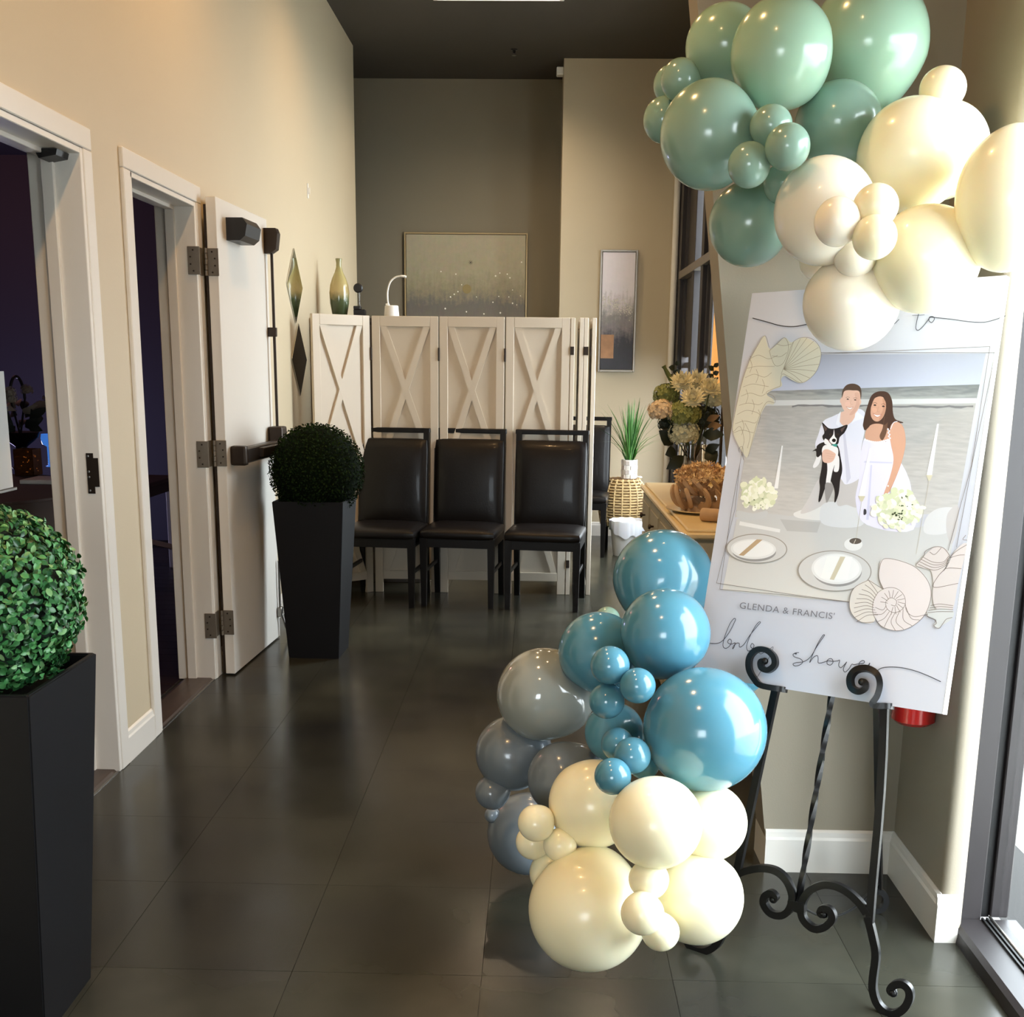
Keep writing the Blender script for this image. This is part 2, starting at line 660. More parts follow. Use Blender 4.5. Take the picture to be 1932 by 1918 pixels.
# strike plate and black closer arm shoe on door 1's jamb
q = MB()
yj = D1[1] - 0.0205
pz = atx(180, 890, XL - 0.03).z
pts = [(-0.058, -0.068), (-0.034, -0.068), (-0.034, -0.045), (-0.018, -0.045), (-0.018, 0.052), (-0.034, 0.052), (-0.034, 0.068), (-0.058, 0.068)]
q.prism([(XL + x + 0.022, yj, pz + z) for x, z in pts], (0, -0.002, 0))
sp = q.build('strike_plate', m_bronze, tr1)
q = MB()
for dz in (-0.058, -0.012, 0.006, 0.058):
    q.lathe([(0.0045, 0), (0.0045, 0.0015), (0.002, 0.0022), (0, 0.0022)], 10, Matrix.Translation((XL - 0.030, yj - 0.002, pz + dz)) @ Matrix.Rotation(PI / 2, 4, 'X'))
q.build('screw', m_steel, sp, True)
q = MB()
q.prism([(XL - 0.10, yj, 2.078), (XL - 0.025, yj, 2.078), (XL - 0.03, yj, 2.06), (XL - 0.085, yj, 2.05)], (0, -0.09, 0))
q.build('closer_shoe', m_black, tr1)
# open wall hook
hk = MB()
hp = atx(580, 360, XL)
hk.box((XL, hp.y - 0.014, hp.z - 0.045), (XL + 0.006, hp.y + 0.014, hp.z + 0.045), 0.002)
hk.box((XL + 0.006, hp.y - 0.004, hp.z - 0.02), (XL + 0.016, hp.y + 0.004, hp.z + 0.02), 0.002)
tag(hk.build('wall_clip', m_trim, None), 'small off-white plastic clip high on the left wall above the diamond mirrors', 'clip')
hkobj = bpy.data.objects['wall_clip']
origin(hkobj, (XL, hp.y, hp.z - 0.045))

# ------------------------------------------------------------------ door leaf 2, folded back against the wall
def leafpt(s, t, z):
    """s along the leaf from the hinge, t off its face towards the room"""
    a = Vector((-1.404, 5.003, 0))
    d = Vector((0.036, 0.75, 0)).normalized()
    n = Vector((d.y, -d.x, 0))
    return a + d * s + n * t + Vector((0, 0, z))
LD = (leafpt(1, 0, 0) - leafpt(0, 0, 0))
LN = (leafpt(0, 1, 0) - leafpt(0, 0, 0))
LM = Matrix((LD, LN, Vector((0, 0, 1)))).transposed().to_4x4()
LM.translation = leafpt(0, 0, 0)
# leaf-local: x along the leaf, y towards the room, z up
q = MB()
q.box((0, -0.044, 0.008), (0.765, 0, 2.132), 0.002, M=LM)
door2 = struct('door_2', q, m_trim)
q = MB()
q.box((0.0, -0.055, 0.01), (0.018, -0.044, 2.1), M=LM)
q.build('gap_shadow_strip', m_bronze, door2)  # dark strip standing in for the shadow in the gap behind the leaf
for pz in (1.86, 1.035, 0.255):                          # hinges
    h = MB()
    h.box((-0.004, -0.046, pz - 0.058), (0.0, 0.004, pz + 0.058), 0.0015, M=LM)
    ho = h.build('hinge', m_pewter, door2)
    h = MB()
    h.box((XL + 0.012, 4.953, pz - 0.058), (XL + 0.017, 5.003, pz + 0.058), 0.0012)
    h.box((-1.512, 4.9245, pz - 0.058), (-1.460, 4.9295, pz + 0.058), 0.0012)
    h.build('hinge_plate', m_pewter, ho)
    h = MB()
    for k in range(5):
        h.lathe([(0, 0), (0.0065, 0.0005), (0.0065, 0.0215), (0, 0.022)], 12, Matrix.Translation((-1.452, 4.992, pz - 0.058 + k * 0.0235)))
    h.build('hinge_knuckle', m_pewter, ho, True)
    h = MB()
    for dz in (-0.043, -0.015, 0.015, 0.043):
        h.lathe([(0.0042, 0), (0.0035, 0.002), (0, 0.002)], 8, LM @ Matrix.Translation((-0.004, -0.012 - 0.012 * (abs(dz) > 0.02), pz + dz)) @ Matrix.Rotation(-PI / 2, 4, 'Y'))
        h.lathe([(0.0042, 0), (0.0035, 0.002), (0, 0.002)], 8, Matrix.Translation((-1.500 + 0.012 * (abs(dz) > 0.02), 4.9245, pz + dz)) @ Matrix.Rotation(PI / 2, 4, 'X'))
    h.build('screw', m_bronze, ho, True)
# closer box near the top
q = MB()
q.prism([(0.13, 0.0, 2.062), (0.13, 0.075, 2.062), (0.13, 0.095, 2.035), (0.13, 0.085, 1.985), (0.13, 0.06, 1.965), (0.13, 0, 1.965)], (0.215, 0, 0))
for v in q.bm.verts:
    v.co = LM @ v.co
q.build('closer_box', m_black, door2)
# vertical rod exit device
q = MB()
q.prism([(0.705, 0, 2.085), (0.705, 0.06, 2.085), (0.705, 0.07, 2.06), (0.705, 0.06, 1.985), (0.705, 0.03, 1.965), (0.705, 0, 1.965)], (0.055, 0, 0))
for v in q.bm.verts:
    v.co = LM @ v.co
q.build('top_latch', m_bronze, door2)
q = MB()
q.tube([leafpt(0.735, 0.03, z) for z in (1.97, 1.6, 1.1)], 0.0075, 10)
rod = q.build('latch_rod', m_bronze, door2, True)
q = MB()
q.box((0.72, 0.0, 1.565), (0.75, 0.042, 1.61), 0.003, M=LM)
q.build('rod_guide', m_bronze, rod)
q = MB()
q.box((0.07, 0.03, 0.985), (0.70, 0.078, 1.055), 0.006, M=LM)
bar = q.build('push_bar', m_bronze, door2)
q = MB()
q.box((0.25, 0.07, 1.0), (0.66, 0.098, 1.045), 0.004, M=LM)
q.build('touch_pad', m_bronze, bar)
for a, b in ((0.055, 0.10), (0.66, 0.76)):
    q = MB()
    q.box((a, 0, 0.975), (b, 0.075, 1.065 if a < 0.5 else 1.12), 0.012, 2, M=LM)
    q.build('bar_bracket', m_bronze, bar)
q = MB()                                                 # kick-down holder at the foot
q.tube([leafpt(0.74, 0.012, z) for z in (0.42, 0.16)], 0.006, 8)
q.tube([leafpt(0.74, 0.012, 0.16), leafpt(0.755, 0.035, 0.06), leafpt(0.77, 0.05, 0.02)], 0.007, 8)
q.box((0.72, 0, 0.12), (0.762, 0.024, 0.17), 0.003, M=LM)
q.build('door_holder', m_steel, door2, True)

# ------------------------------------------------------------------ glazed shopfront on the right, from the wall end to behind the camera
q = MB()
q.box((1.113, 2.690, 0.035), (1.170, 2.80, 2.30), 0.003)
q.box((1.200, 2.706, 0.035), (1.246, 2.80, 2.30), 0.003)
q.box((1.113, 1.48, 2.22), (1.246, 2.70, 2.30), 0.003)
q.box((1.113, 1.48, 0.035), (1.246, 1.56, 2.22), 0.003)
w1 = struct('window_1', q, m_alu)
q = MB()
q.box((1.168, 2.72, 0.03), (1.202, 2.78, 2.28))
q.build('gasket', m_aluback, w1)
q = MB()
q.prism([(1.087, 2.69, 0.0), (1.098, 2.69, 0.0), (1.098, 2.69, -0.001), (1.26, 2.69, -0.001), (1.26, 2.69, 0.038), (1.105, 2.69, 0.038), (1.092, 2.69, 0.028)], (0, -1.21, 0))
q.build('sill', m_alu, w1)
q = MB()                                                 # brush seal and rail of the threshold
for x in (1.170, 1.182):
    q.box((x, 1.48, 0.038), (x + 0.005, 2.69, 0.044))
q.build('brush_seal', m_aluback, w1)
q = MB()
q.box((1.192, 1.48, 0.037), (1.199, 2.70, 0.045), 0.002)
q.build('sill_rail', m_steel, w1)
for y0, y1 in ((1.56, 2.706),):
    q = MB()
    q.box((1.218, y0, 0.04), (1.224, y1, 2.22))
    q.build('pane', m_glass, w1)
box_struct('wall_right_near', (1.10, -2.6, 0), (1.30, 1.48, ZC), m_wall)
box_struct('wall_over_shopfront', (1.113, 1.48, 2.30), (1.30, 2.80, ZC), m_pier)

# far windows between the pier and the cream wall
q = MB()
for y0, y1 in ((9.44, 9.70), (8.60, 8.72), (8.14, 8.26), (7.62, 7.74), (6.25, 6.35)):
    q.box((XR, y0, 0.0), (XR + 0.14, y1, 3.05), 0.003)
q.box((XR, 6.25, 3.0), (XR + 0.12, 9.62, 3.12))
q.box((XR - 0.03, 6.25, 0.0), (XR + 0.16, 9.62, 0.42))
w2 = struct('window_2', q, m_alu)
q = MB()
q.box((XR - 0.012, 7.74, 2.14), (XR + 0.08, 9.44, 2.20), 0.002)
q.build('transom_rail', mat('grey_transom', srgb(120, 112, 104), 0.4, 0.3), w2)
for y0, y1 in ((8.72, 9.44), (7.74, 8.14)):              # dark shutters with louvres low down
    q = MB()
    q.box((XR + 0.05, y0, 1.52), (XR + 0.075, y1, 3.0))
    q.box((XR + 0.03, y0, 0.42), (XR + 0.075, y0 + 0.06, 3.0))
    q.box((XR + 0.03, y1 - 0.06, 0.42), (XR + 0.075, y1, 3.0))
    sh = q.build('shutter', mat('shutter_grey', srgb(58, 54, 54), 0.5), w2)
    for k in range(12):
        s = MB()
        z = 0.5 + k * 0.085
        s.prism([(XR + 0.03, y0 + 0.06, z), (XR + 0.042, y0 + 0.06, z), (XR + 0.072, y0 + 0.06, z + 0.045), (XR + 0.06, y0 + 0.06, z + 0.045)], (0, y1 - y0 - 0.12, 0))
        s.build('louvre_slat', MATS['shutter_grey'], sh)
for y0, y1 in ((8.26, 8.60), (6.35, 7.62)):
    q = MB()
    q.box((XR + 0.07, y0, 0.42), (XR + 0.076, y1, 3.0))
    q.build('pane', m_glass, w2)
box_struct('wall_behind_sideboard', (XR, 3.22, 0), (XR + 0.14, 6.25, ZC), m_wall)
box_struct('wall_over_windows', (XR, 6.25, 3.10), (XR + 0.14, 9.64, ZC), m_wall)
q = MB()
q.box((1.27, -2.75, -0.14), (16, 22, -0.02))
q.box((-14, -14, -0.14), (16, -2.75, -0.02))
struct('pavement', q, m_concrete)
tag(bpy.data.objects['pavement'], kind='structure')

# ceiling fittings in view: light panel at the top edge and a sprinkler head
cp = atz(945, 2, ZC - 0.055)
q = MB()
q.box((cp.x - 0.45, cp.y - 0.28, ZC - 0.055), (cp.x + 0.42, cp.y + 0.0, ZC), 0.004)
lp = thing('ceiling_light', 'white rectangular light fitting on the dark ceiling at the top edge', 'ceiling light', (cp.x, cp.y, ZC))
q.build('housing', m_white, lp)
q = MB()
q.box((cp.x - 0.42, cp.y - 0.26, ZC - 0.058), (cp.x + 0.39, cp.y - 0.02, ZC - 0.0552))
q.build('diffuser', mat('light_diffuser', srgb(240, 236, 228), 0.4, emit=(1, 0.9, 0.75, 1), estr=0.8), lp)
sp_ = atz(970, 93, ZC)
st = thing('sprinkler', 'small sprinkler head on the dark ceiling', 'sprinkler', (sp_.x, sp_.y, ZC))
q = MB()
q.lathe([(0.028, 0), (0.026, -0.006), (0.012, -0.01), (0.009, -0.03), (0, -0.03)], 16, Matrix.Translation((sp_.x, sp_.y, ZC)))
q.build('base', m_black, st, True)
q = MB()
q.lathe([(0.003, -0.03), (0.003, -0.042), (0.018, -0.043), (0.018, -0.046), (0, -0.046)], 16, Matrix.Translation((sp_.x, sp_.y, ZC)))
q.build('deflector', m_steel, st, True)
bx = at(1060, 131, YC)
q = MB()
q.box((0.10, YC + 0.03, bx.z - 0.03), (0.158, YC + 0.12, bx.z + 0.03), 0.006)
tag(q.build('emergency_light', m_white), 'small white box high on the corner of the cream wall', 'emergency light')
origin(bpy.data.objects['emergency_light'], (0.158, YC + 0.075, bx.z))

# ================================================================== topiary balls in tall black planters
m_planter = mat('black_planter', srgb(17, 17, 20), 0.5, spec=0.3, noise=0.12, nscale=5)
m_soil = mat('dark_soil', srgb(30, 24, 18), 0.9, noise=0.4, nscale=60)
m_leafs = [mat('boxwood_green_%d' % i, c, 0.38, noise=0.18, nscale=40) for i, c in enumerate(
    [srgb(52, 108, 58), srgb(80, 142, 82), srgb(30, 74, 40), srgb(122, 168, 112)])]
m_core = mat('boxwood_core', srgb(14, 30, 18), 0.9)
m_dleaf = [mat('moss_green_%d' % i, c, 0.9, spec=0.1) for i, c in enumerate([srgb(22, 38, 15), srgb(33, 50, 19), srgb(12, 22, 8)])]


def frustum(mb, c, half0, half1, z0, z1, rz=0.0):
    ring = []
    for h, z in ((half0, z0), (half1, z1)):
        ring.append([Vector((c[0] + h * (math.cos(rz) * sx - math.sin(rz) * sy), c[1] + h * (math.sin(rz) * sx + math.cos(rz) * sy), z)) for sx, sy in ((-1, -1), (1, -1), (1, 1), (-1, 1))])
    return ring


def planter(root, c, rz=0.0):
    h0, h1, hz, th = 0.125, 0.172, 0.785, 0.014
    mb = MB()
    bm = mb.bm
    rings = [frustum(mb, c, h0, h1, 0.0, hz, rz)[0], frustum(mb, c, h0, h1, 0.0, hz, rz)[1],
             frustum(mb, c, h1 - th, h1 - th, hz, hz, rz)[0], frustum(mb, c, h1 - th - 0.006, h1 - th - 0.006, hz - 0.06, hz, rz)[0]]
    vs = [[bm.verts.new(p) for p in r] for r in rings]
    bm.faces.new(list(reversed(vs[0])))
    for a, b in zip(vs, vs[1:]):
        for i in range(4):
            bm.faces.new((a[i], a[(i + 1) % 4], b[(i + 1) % 4], b[i]))
    bm.faces.new(vs[3])
    es = [e for e in bm.edges if e.calc_length() > 0.5 or abs(e.verts[0].co.z - hz) < 1e-4 and abs(e.verts[1].co.z - hz) < 1e-4]
    bmesh.ops.bevel(bm, geom=es, offset=0.003, segments=2, affect='EDGES')
    o = mb.build('planter', m_planter, root, 25)
    q = MB()
    f = frustum(q, c, 0.148, 0.148, hz - 0.045, hz, rz)[0]
    q.poly(f)
    q.build('soil', m_soil, root)
    return o


def leaf_mesh(l, w, fold):
    """a small cupped oval leaf, root at origin, tip along x"""
    mb = MB()
    prof = [(0.0, 0.03), (0.25, 0.8), (0.55, 1.0), (0.82, 0.72), (1.0, 0.05)]
    rows = []
    for t, ww in prof:
        y = w * ww * 0.5
        z = -0.25 * l * t * t
        rows.append([mb.bm.verts.new((t * l, -y, z + fold * y)), mb.bm.verts.new((t * l, 0, z)), mb.bm.verts.new((t * l, y, z + fold * y))])
    for a, b in zip(rows, rows[1:]):
        for i in range(2):
            mb.bm.faces.new((a[i], a[i + 1], b[i + 1], b[i]))
    return mb


def leaf_frame(d, rnd):
    """orientation: leaf tip outward and sideways from direction d"""
    d = d.normalized()
    t = d.orthogonal().normalized()
    t = (Matrix.Rotation(rnd.uniform(0, 2 * PI), 3, d) @ t)
    k = rnd.uniform(0.15, 0.9)
    x = (t * math.cos(k) + d * math.sin(k)).normalized()
    n = (d - x * d.dot(x)).normalized()
    n = Matrix.Rotation(rnd.uniform(-0.7, 0.7), 3, x) @ n
    y = n.cross(x)
    return Matrix((x, y, n)).transposed().to_4x4()


def topiary_near():
    rnd = random.Random(3)
    ctr = at(0, 1128, 2.26)
    r = 0.206
    root = thing('boxwood_topiary', 'glossy green boxwood ball in the black tapered planter nearest the camera', 'topiary', (-1.168, 2.255, 0))
    planter(root, (-1.168, 2.255))
    c = Vector((-1.168, 2.255, 0.942))
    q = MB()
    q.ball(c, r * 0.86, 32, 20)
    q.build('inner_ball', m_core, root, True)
    meshes = []
    for mi in range(4):
        for v in range(2):
            b = leaf_mesh(rnd.uniform(0.015, 0.019), rnd.uniform(0.0105, 0.013), rnd.choice((0.25, 0.5)))
            o = b.build('leaf', m_leafs[mi], None, 60)
            meshes.append(o.data)
            bpy.data.objects.remove(o)
    N = 6200
    spots = []
    for i in range(N):
        z = 1 - 2 * (i + 0.5) / N
        a = i * 2.399963
        s = math.sqrt(1 - z * z)
        d = Vector((s * math.cos(a), s * math.sin(a), z)) + Vector((rnd.uniform(-.05, .05), rnd.uniform(-.05, .05), rnd.uniform(-.05, .05)))
        d.normalize()
        bumpy = 1 + 0.035 * math.sin(9 * d.x + 2) * math.sin(8 * d.y) + 0.03 * math.sin(11 * d.z + 5 * d.x)
        rr = r * bumpy * rnd.choice((1.0, 0.97, 0.93, 0.88))
        p = c + d * rr
        if p.z < 0.765:
            continue
        spots.append((d, p, rr))
    vis = sorted(range(len(spots)), key=lambda i: -(spots[i][0].dot((CAM - c).normalized()) + spots[i][0].x * 0.6 + (spots[i][2] - r) * 10))
    single = set(vis[:300])
    mass = MB()
    mass_src = {}
    import array
    for i, (d, p, rr) in enumerate(spots):
        M = leaf_frame(d, rnd)
        M.translation = p
        M = M @ Matrix.Scale(rnd.uniform(0.8, 1.15), 4)
        k = rnd.choices(range(8), weights=(5, 5, 4, 4, 3, 3, 1.4, 1.4))[0]
        if i in single:
            o = bpy.data.objects.new('leaf', meshes[k])
            COL.objects.link(o)
            o.parent = root
            o.matrix_local = Matrix.Translation(-root.location) @ M
        else:
            me = meshes[k]
            base = [mass.bm.verts.new(M @ v.co) for v in me.vertices]
            for f in me.polygons:
                nf = mass.bm.faces.new([base[j] for j in f.vertices])
                nf.material_index = k // 2
    fo = mass.build('foliage', m_leafs, root, 60)
    fo['kind'] = 'stuff'
    return root


topiary_near()


def topiary_far():
    rnd = random.Random(5)
    cx, cy = -1.097, 5.46
    root = thing('boxwood_topiary', 'dark mossy topiary ball in a black planter between the open door and the chairs', 'topiary', (cx, cy, 0))
    planter(root, (cx, cy), -0.03)
    c = at(598, 888, 5.46)
    r = 0.228
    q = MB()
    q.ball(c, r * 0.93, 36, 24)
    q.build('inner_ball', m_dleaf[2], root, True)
    mass = MB()
    N = 7000
    for i in range(N):
        z = 1 - 2 * (i + 0.5) / N
        if z < -0.75:
            continue
        a = i * 2.399963
        s = math.sqrt(1 - z * z)
        d = Vector((s * math.cos(a), s * math.sin(a), z))
        p = c + d * r * rnd.uniform(0.9, 1.015)
        M = leaf_frame(d, rnd)
        M.translation = p
        l, w = rnd.uniform(0.012, 0.02), rnd.uniform(0.003, 0.006)
        mass.mi = rnd.choice((0, 0, 1, 2))
        mass.poly([M @ Vector(v) for v in ((0, 0, 0), (l * .5, -w, 0.001), (l, 0, 0), (l * .5, w, 0.001))])
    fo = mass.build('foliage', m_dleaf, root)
    fo['kind'] = 'stuff'


topiary_far()

# ================================================================== chairs
m_leather = mat('black_brown_leather', srgb(17, 13, 12), 0.36, spec=0.3, noise=0.25, nscale=3, bump=0.25, bscale=120, coat=0.08)
m_dwood = mat('espresso_wood', srgb(14, 11, 10), 0.4, spec=0.3, noise=0.25, nscale=6)


def cushion(mb, a, b, r, puff=0.0, M=None, n=8):
    """rounded pad, puffed faces"""
    a, b = Vector(a), Vector(b)
    bm = mb.bm
    q = bmesh.ops.create_cube(bm, size=1)
    vs = q['verts']
    es = list(set(e for v in vs for e in v.link_edges))
    bmesh.ops.subdivide_edges(bm, edges=es, cuts=n, use_grid_fill=True)
    vs = bm.verts[:]
    sz = b - a
    for v in vs:
        p = Vector((v.co.x * sz.x, v.co.y * sz.y, v.co.z * sz.z))
        h = sz / 2
        inner = Vector([max(-(h[i] - r), min(h[i] - r, p[i])) for i in range(3)])
        d = p - inner
        if d.length > r and d.length > 1e-9:
            d = d.normalized() * r
        p = inner + d
        u = [1 - min(1, abs(p[i] / h[i])) ** 3 for i in range(3)]
        thin = min(range(3), key=lambda i: sz[i])
        o = [i for i in range(3) if i != thin]
        p[thin] += math.copysign(puff * u[o[0]] * u[o[1]], p[thin]) if abs(p[thin]) > h[thin] * 0.3 else 0
        v.co = p + (a + b) / 2
        if M is not None:
            v.co = M @ v.co


def make_chair(label):
    """front legs at y=0, rear legs at y=.43, width .455, back leans back a little"""
    t = thing('dining_chair', label, 'chair', (0, 0, 0), 0, 'black upholstered dining chairs')
    w = 0.2275
    for sx in (-1, 1):
        q = MB()                                         # tapered front leg
        x = sx * (w - 0.022)
        ring = [[(x - h, -h + 0.02, z), (x + h, -h + 0.02, z), (x + h, h + 0.02, z), (x - h, h + 0.02, z)] for h, z in ((0.015, 0), (0.022, 0.42))]
        vs = [[q.bm.verts.new(p) for p in r] for r in ring]
        for i in range(4):
            q.bm.faces.new((vs[0][i], vs[0][(i + 1) % 4], vs[1][(i + 1) % 4], vs[1][i]))
        q.bm.faces.new(vs[1])
        q.bm.faces.new(list(reversed(vs[0])))
        lg = q.build('leg', m_dwood, t, world=False)
        g = MB()
        g.lathe([(0.008, 0), (0.008, 0.004), (0, 0.005)], 10, Matrix.Translation((x, 0.02, -0.0015)))
        g.build('glide', m_white, lg, world=False)
        q = MB()                                         # rear leg and back post in one sweep
        xr = sx * (w - 0.02)
        q.tube(smooth_path([(xr, 0.455, 0), (xr, 0.425, 0.25), (xr, 0.415, 0.45), (xr, 0.44, 0.75), (xr, 0.475, 1.045)], 5), 0.0175, square=True, up=(1, 0, 0))
        lg = q.build('leg', m_dwood, t, world=False)
        g = MB()
        g.lathe([(0.008, 0), (0.008, 0.004), (0, 0.005)], 10, Matrix.Translation((xr, 0.455, -0.0015)))
        g.build('glide', m_white, lg, world=False)
        q = MB()
        q.box((xr - 0.008, 0.03, 0.2), (xr + 0.008, 0.42, 0.225), 0.003)
        q.build('stretcher', m_dwood, t, world=False)
    q = MB()
    q.box((-w + 0.004, 0.002, 0.365), (w - 0.004, 0.022, 0.425), 0.002)
    q.box((-w + 0.004, 0.40, 0.365), (w - 0.004, 0.425, 0.425), 0.002)
    q.box((-w + 0.004, 0.02, 0.365), (-w + 0.024, 0.41, 0.425), 0.002)
    q.box((w - 0.024, 0.02, 0.365), (w - 0.004, 0.41, 0.425), 0.002)
    q.build('apron', m_dwood, t, world=False)
    q = MB()
    cushion(q, (-w - 0.004, -0.012, 0.412), (w + 0.004, 0.425, 0.472), 0.026, 0.014)
    q.build('seat', m_leather, t, True, world=False)
    q = MB()
    cushion(q, (-w + 0.006, 0.39, 0.455), (w - 0.006, 0.443, 0.985), 0.022, 0.012)
    for v in q.bm.verts:
        v.co.y += 0.055 * max(0, (v.co.z - 0.45) / 0.53) ** 1.3 - 0.012
    q.build('backrest', m_leather, t, True, world=False)
    q = MB()
    q.box((-w - 0.002, 0.458, 1.02), (w + 0.002, 0.492, 1.05), 0.004)
    q.build('top_rail', m_dwood, t, world=False)
    return t


chair = make_chair('leftmost of three black leather chairs before the white screen, half behind the topiary')
chair.location = (-0.955, 6.555, 0)
chair.rotation_euler = (0, 0, -0.11)
c2 = copy_tree(chair)
c2['label'] = 'middle of three black leather dining chairs lined up before the white folding screen'
c2.location = (-0.478, 6.57, 0)
c3 = copy_tree(chair)
c3['label'] = 'black leather dining chair standing apart at the right end of the white folding screen'
c3.location = (0.03, 6.515, 0)
c3.rotation_euler = (0, 0, -0.12)
c4 = copy_tree(chair)
c4['label'] = 'black leather chair mostly hidden behind the folding screen, beside the wicker basket'
c4.location = (0.30, 8.49, 0)

# ================================================================== white folding screen with crossed braces
m_screen = mat('cream_white_screen', srgb(208, 196, 178), 0.42, noise=0.03, nscale=4)


def screen_panel(root, A, B, h, braces=True, name='panel'):
    """A, B: floor points left and right of the front face; thickness goes backwards (to the left of A->B rotated)"""
    A, B = Vector((*A, 0)), Vector((*B, 0))
    d = (B - A)
    L = d.length
    d.normalize()
    n = Vector((d.y, -d.x, 0))       # towards the viewer
    M = Matrix((d, n, Vector((0, 0, 1)))).transposed().to_4x4()
    M.translation = A
    q = MB()
    st, th = 0.05, 0.026
    q.box((0, -th, 0.0), (st, 0, h), 0.002, M=M)
    q.box((L - st, -th, 0.0), (L, 0, h), 0.002, M=M)
    q.box((st, -th, h - 0.062), (L - st, 0, h), 0.002, M=M)
    q.box((st, -th, 0.085), (L - st, 0, 0.14), 0.002, M=M)
    p = q.build(name, m_screen, root)
    q = MB()
    q.box((st, -th + 0.004, 0.14), (L - st, -0.017, h - 0.062), M=M)
    q.build('infill_board', m_screen, p)
    if braces:
        z0, z1 = 0.14, h - 0.062
        zm = (z0 + z1) / 2
        for a, b in ((zm, z1), (z0, zm)):
            for s in (0, 1):
                P, Q = (st, b) if s == 0 else (L - st, b), (L - st, a) if s == 0 else (st, a)
                v = Vector((Q[0] - P[0], 0, Q[1] - P[1]))
                hw = 0.019 / (abs(v.z) / v.length)
                q = MB()
                y = -0.003 - 0.0006 * s
                pts = [(P[0], y, P[1]), (P[0] + (hw * 2 if s == 0 else -hw * 2), y, P[1]), (Q[0], y, Q[1]), (Q[0] + (-hw * 2 if s == 0 else hw * 2), y, Q[1])]
                q.prism(pts, (0, -0.0145, 0))
                for vv in q.bm.verts:
                    vv.co = M @ vv.co
                q.build('cross_brace', m_screen, p)
    return p


scr = thing('folding_screen', 'white wooden folding screen with crossed braces standing behind the chairs', 'folding screen', (-0.5, 7.02, 0))
H = 1.727
xs = [(-1.352, 6.77), (-1.048, 7.025), (-1.036, 7.025), (-0.628, 7.035), (-0.619, 7.035), (-0.219, 7.022), (-0.209, 7.022), (0.183, 7.022)]
for i in range(4):
    screen_panel(scr, xs[2 * i], xs[2 * i + 1], H)
for x, y0, y1 in ((0.214, 7.02, 7.41), (0.268, 7.02, 7.41), (0.296, 7.02, 7.41), (0.345, 7.02, 7.41)):
    screen_panel(scr, (x, y0), (x, y1), H)
for (x, y) in ((-1.042, 7.028), (-0.6235, 7.038), (-0.214, 7.025)):
    for z in (1.50, 0.9, 0.3):
        q = MB()
        q.box((x - 0.006, y - 0.008, z - 0.04), (x + 0.006, y + 0.012, z + 0.04), 0.002)
        q.build('hinge', m_bronze, scr)
for x0, x1 in ((0.185, 0.212), (0.268, 0.300), (0.308, 0.318)):
    for z in (1.53, 0.2):
        q = MB()
        q.box((x0 + 0.002, 7.0155, z - 0.025), (x1 - 0.002, 7.0215, z + 0.025), 0.001)
        q.build('hinge', m_bronze, scr)

# ================================================================== tall cabinet behind the screen and what stands on it
m_cab = mat('dark_cabinet', srgb(70, 62, 54), 0.5, noise=0.1, nscale=5)
cab = thing('tall_cabinet', 'tall dark cabinet hidden behind the folding screen', 'cabinet', (-1.14, 7.62, 0))
q = MB()
q.box((-1.46, 7.35, 0), (-0.78, 7.88, 1.70), 0.004)
q.build('body', m_cab, cab)
q = MB()
q.box((-1.47, 7.33, 1.70), (-0.77, 7.89, 1.727), 0.004)
q.build('top', m_cab, cab)
for x in (-1.455, -1.115):
    q = MB()
    q.box((x, 7.332, 0.06), (x + 0.33, 7.349, 1.68), 0.003)
    dd = q.build('door', m_cab, cab)
    q = MB()
    q.box((x + (0.29 if x < -1.3 else 0.03), 7.318, 0.85), (x + (0.30 if x < -1.3 else 0.04), 7.332, 1.0), 0.002)
    q.build('handle', m_steel, dd)


def vase_mat():
    M = bpy.data.materials.new('green_ombre_glaze')
    M.use_nodes = True
    nt = M.node_tree
    b = nt.nodes['Principled BSDF']
    b.inputs['Roughness'].default_value = 0.18
    b.inputs['Coat Weight'].default_value = 0.3
    tc = nt.nodes.new('ShaderNodeTexCoord')
    s = nt.nodes.new('ShaderNodeSeparateXYZ')
    nt.links.new(tc.outputs['Object'], s.inputs[0])
    n = nt.nodes.new('ShaderNodeTexNoise')
    n.inputs['Scale'].default_value = 40
    nt.links.new(tc.outputs['Object'], n.inputs[0])
    ad = nt.nodes.new('ShaderNodeMath')
    ad.operation = 'MULTIPLY_ADD'
    nt.links.new(n.outputs[0], ad.inputs[0])
    ad.inputs[1].default_value = 0.05
    nt.links.new(s.outputs[2], ad.inputs[2])
    mr = nt.nodes.new('ShaderNodeMapRange')
    mr.inputs[1].default_value = 0.02
    mr.inputs[2].default_value = 0.42
    nt.links.new(ad.outputs[0], mr.inputs[0])
    r = nt.nodes.new('ShaderNodeValToRGB')
    e = r.color_ramp.elements
    e[0].position, e[0].color = 0.0, srgb(66, 78, 52)
    e[1].position, e[1].color = 1.0, srgb(134, 134, 94)
    for p, c in ((0.30, srgb(74, 88, 56)), (0.46, srgb(186, 168, 118)), (0.75, srgb(166, 158, 108))):
        k = e.new(p)
        k.color = c
    nt.links.new(mr.outputs[0], r.inputs[0])
    nt.links.new(r.outputs[0], b.inputs['Base Color'])
    return M


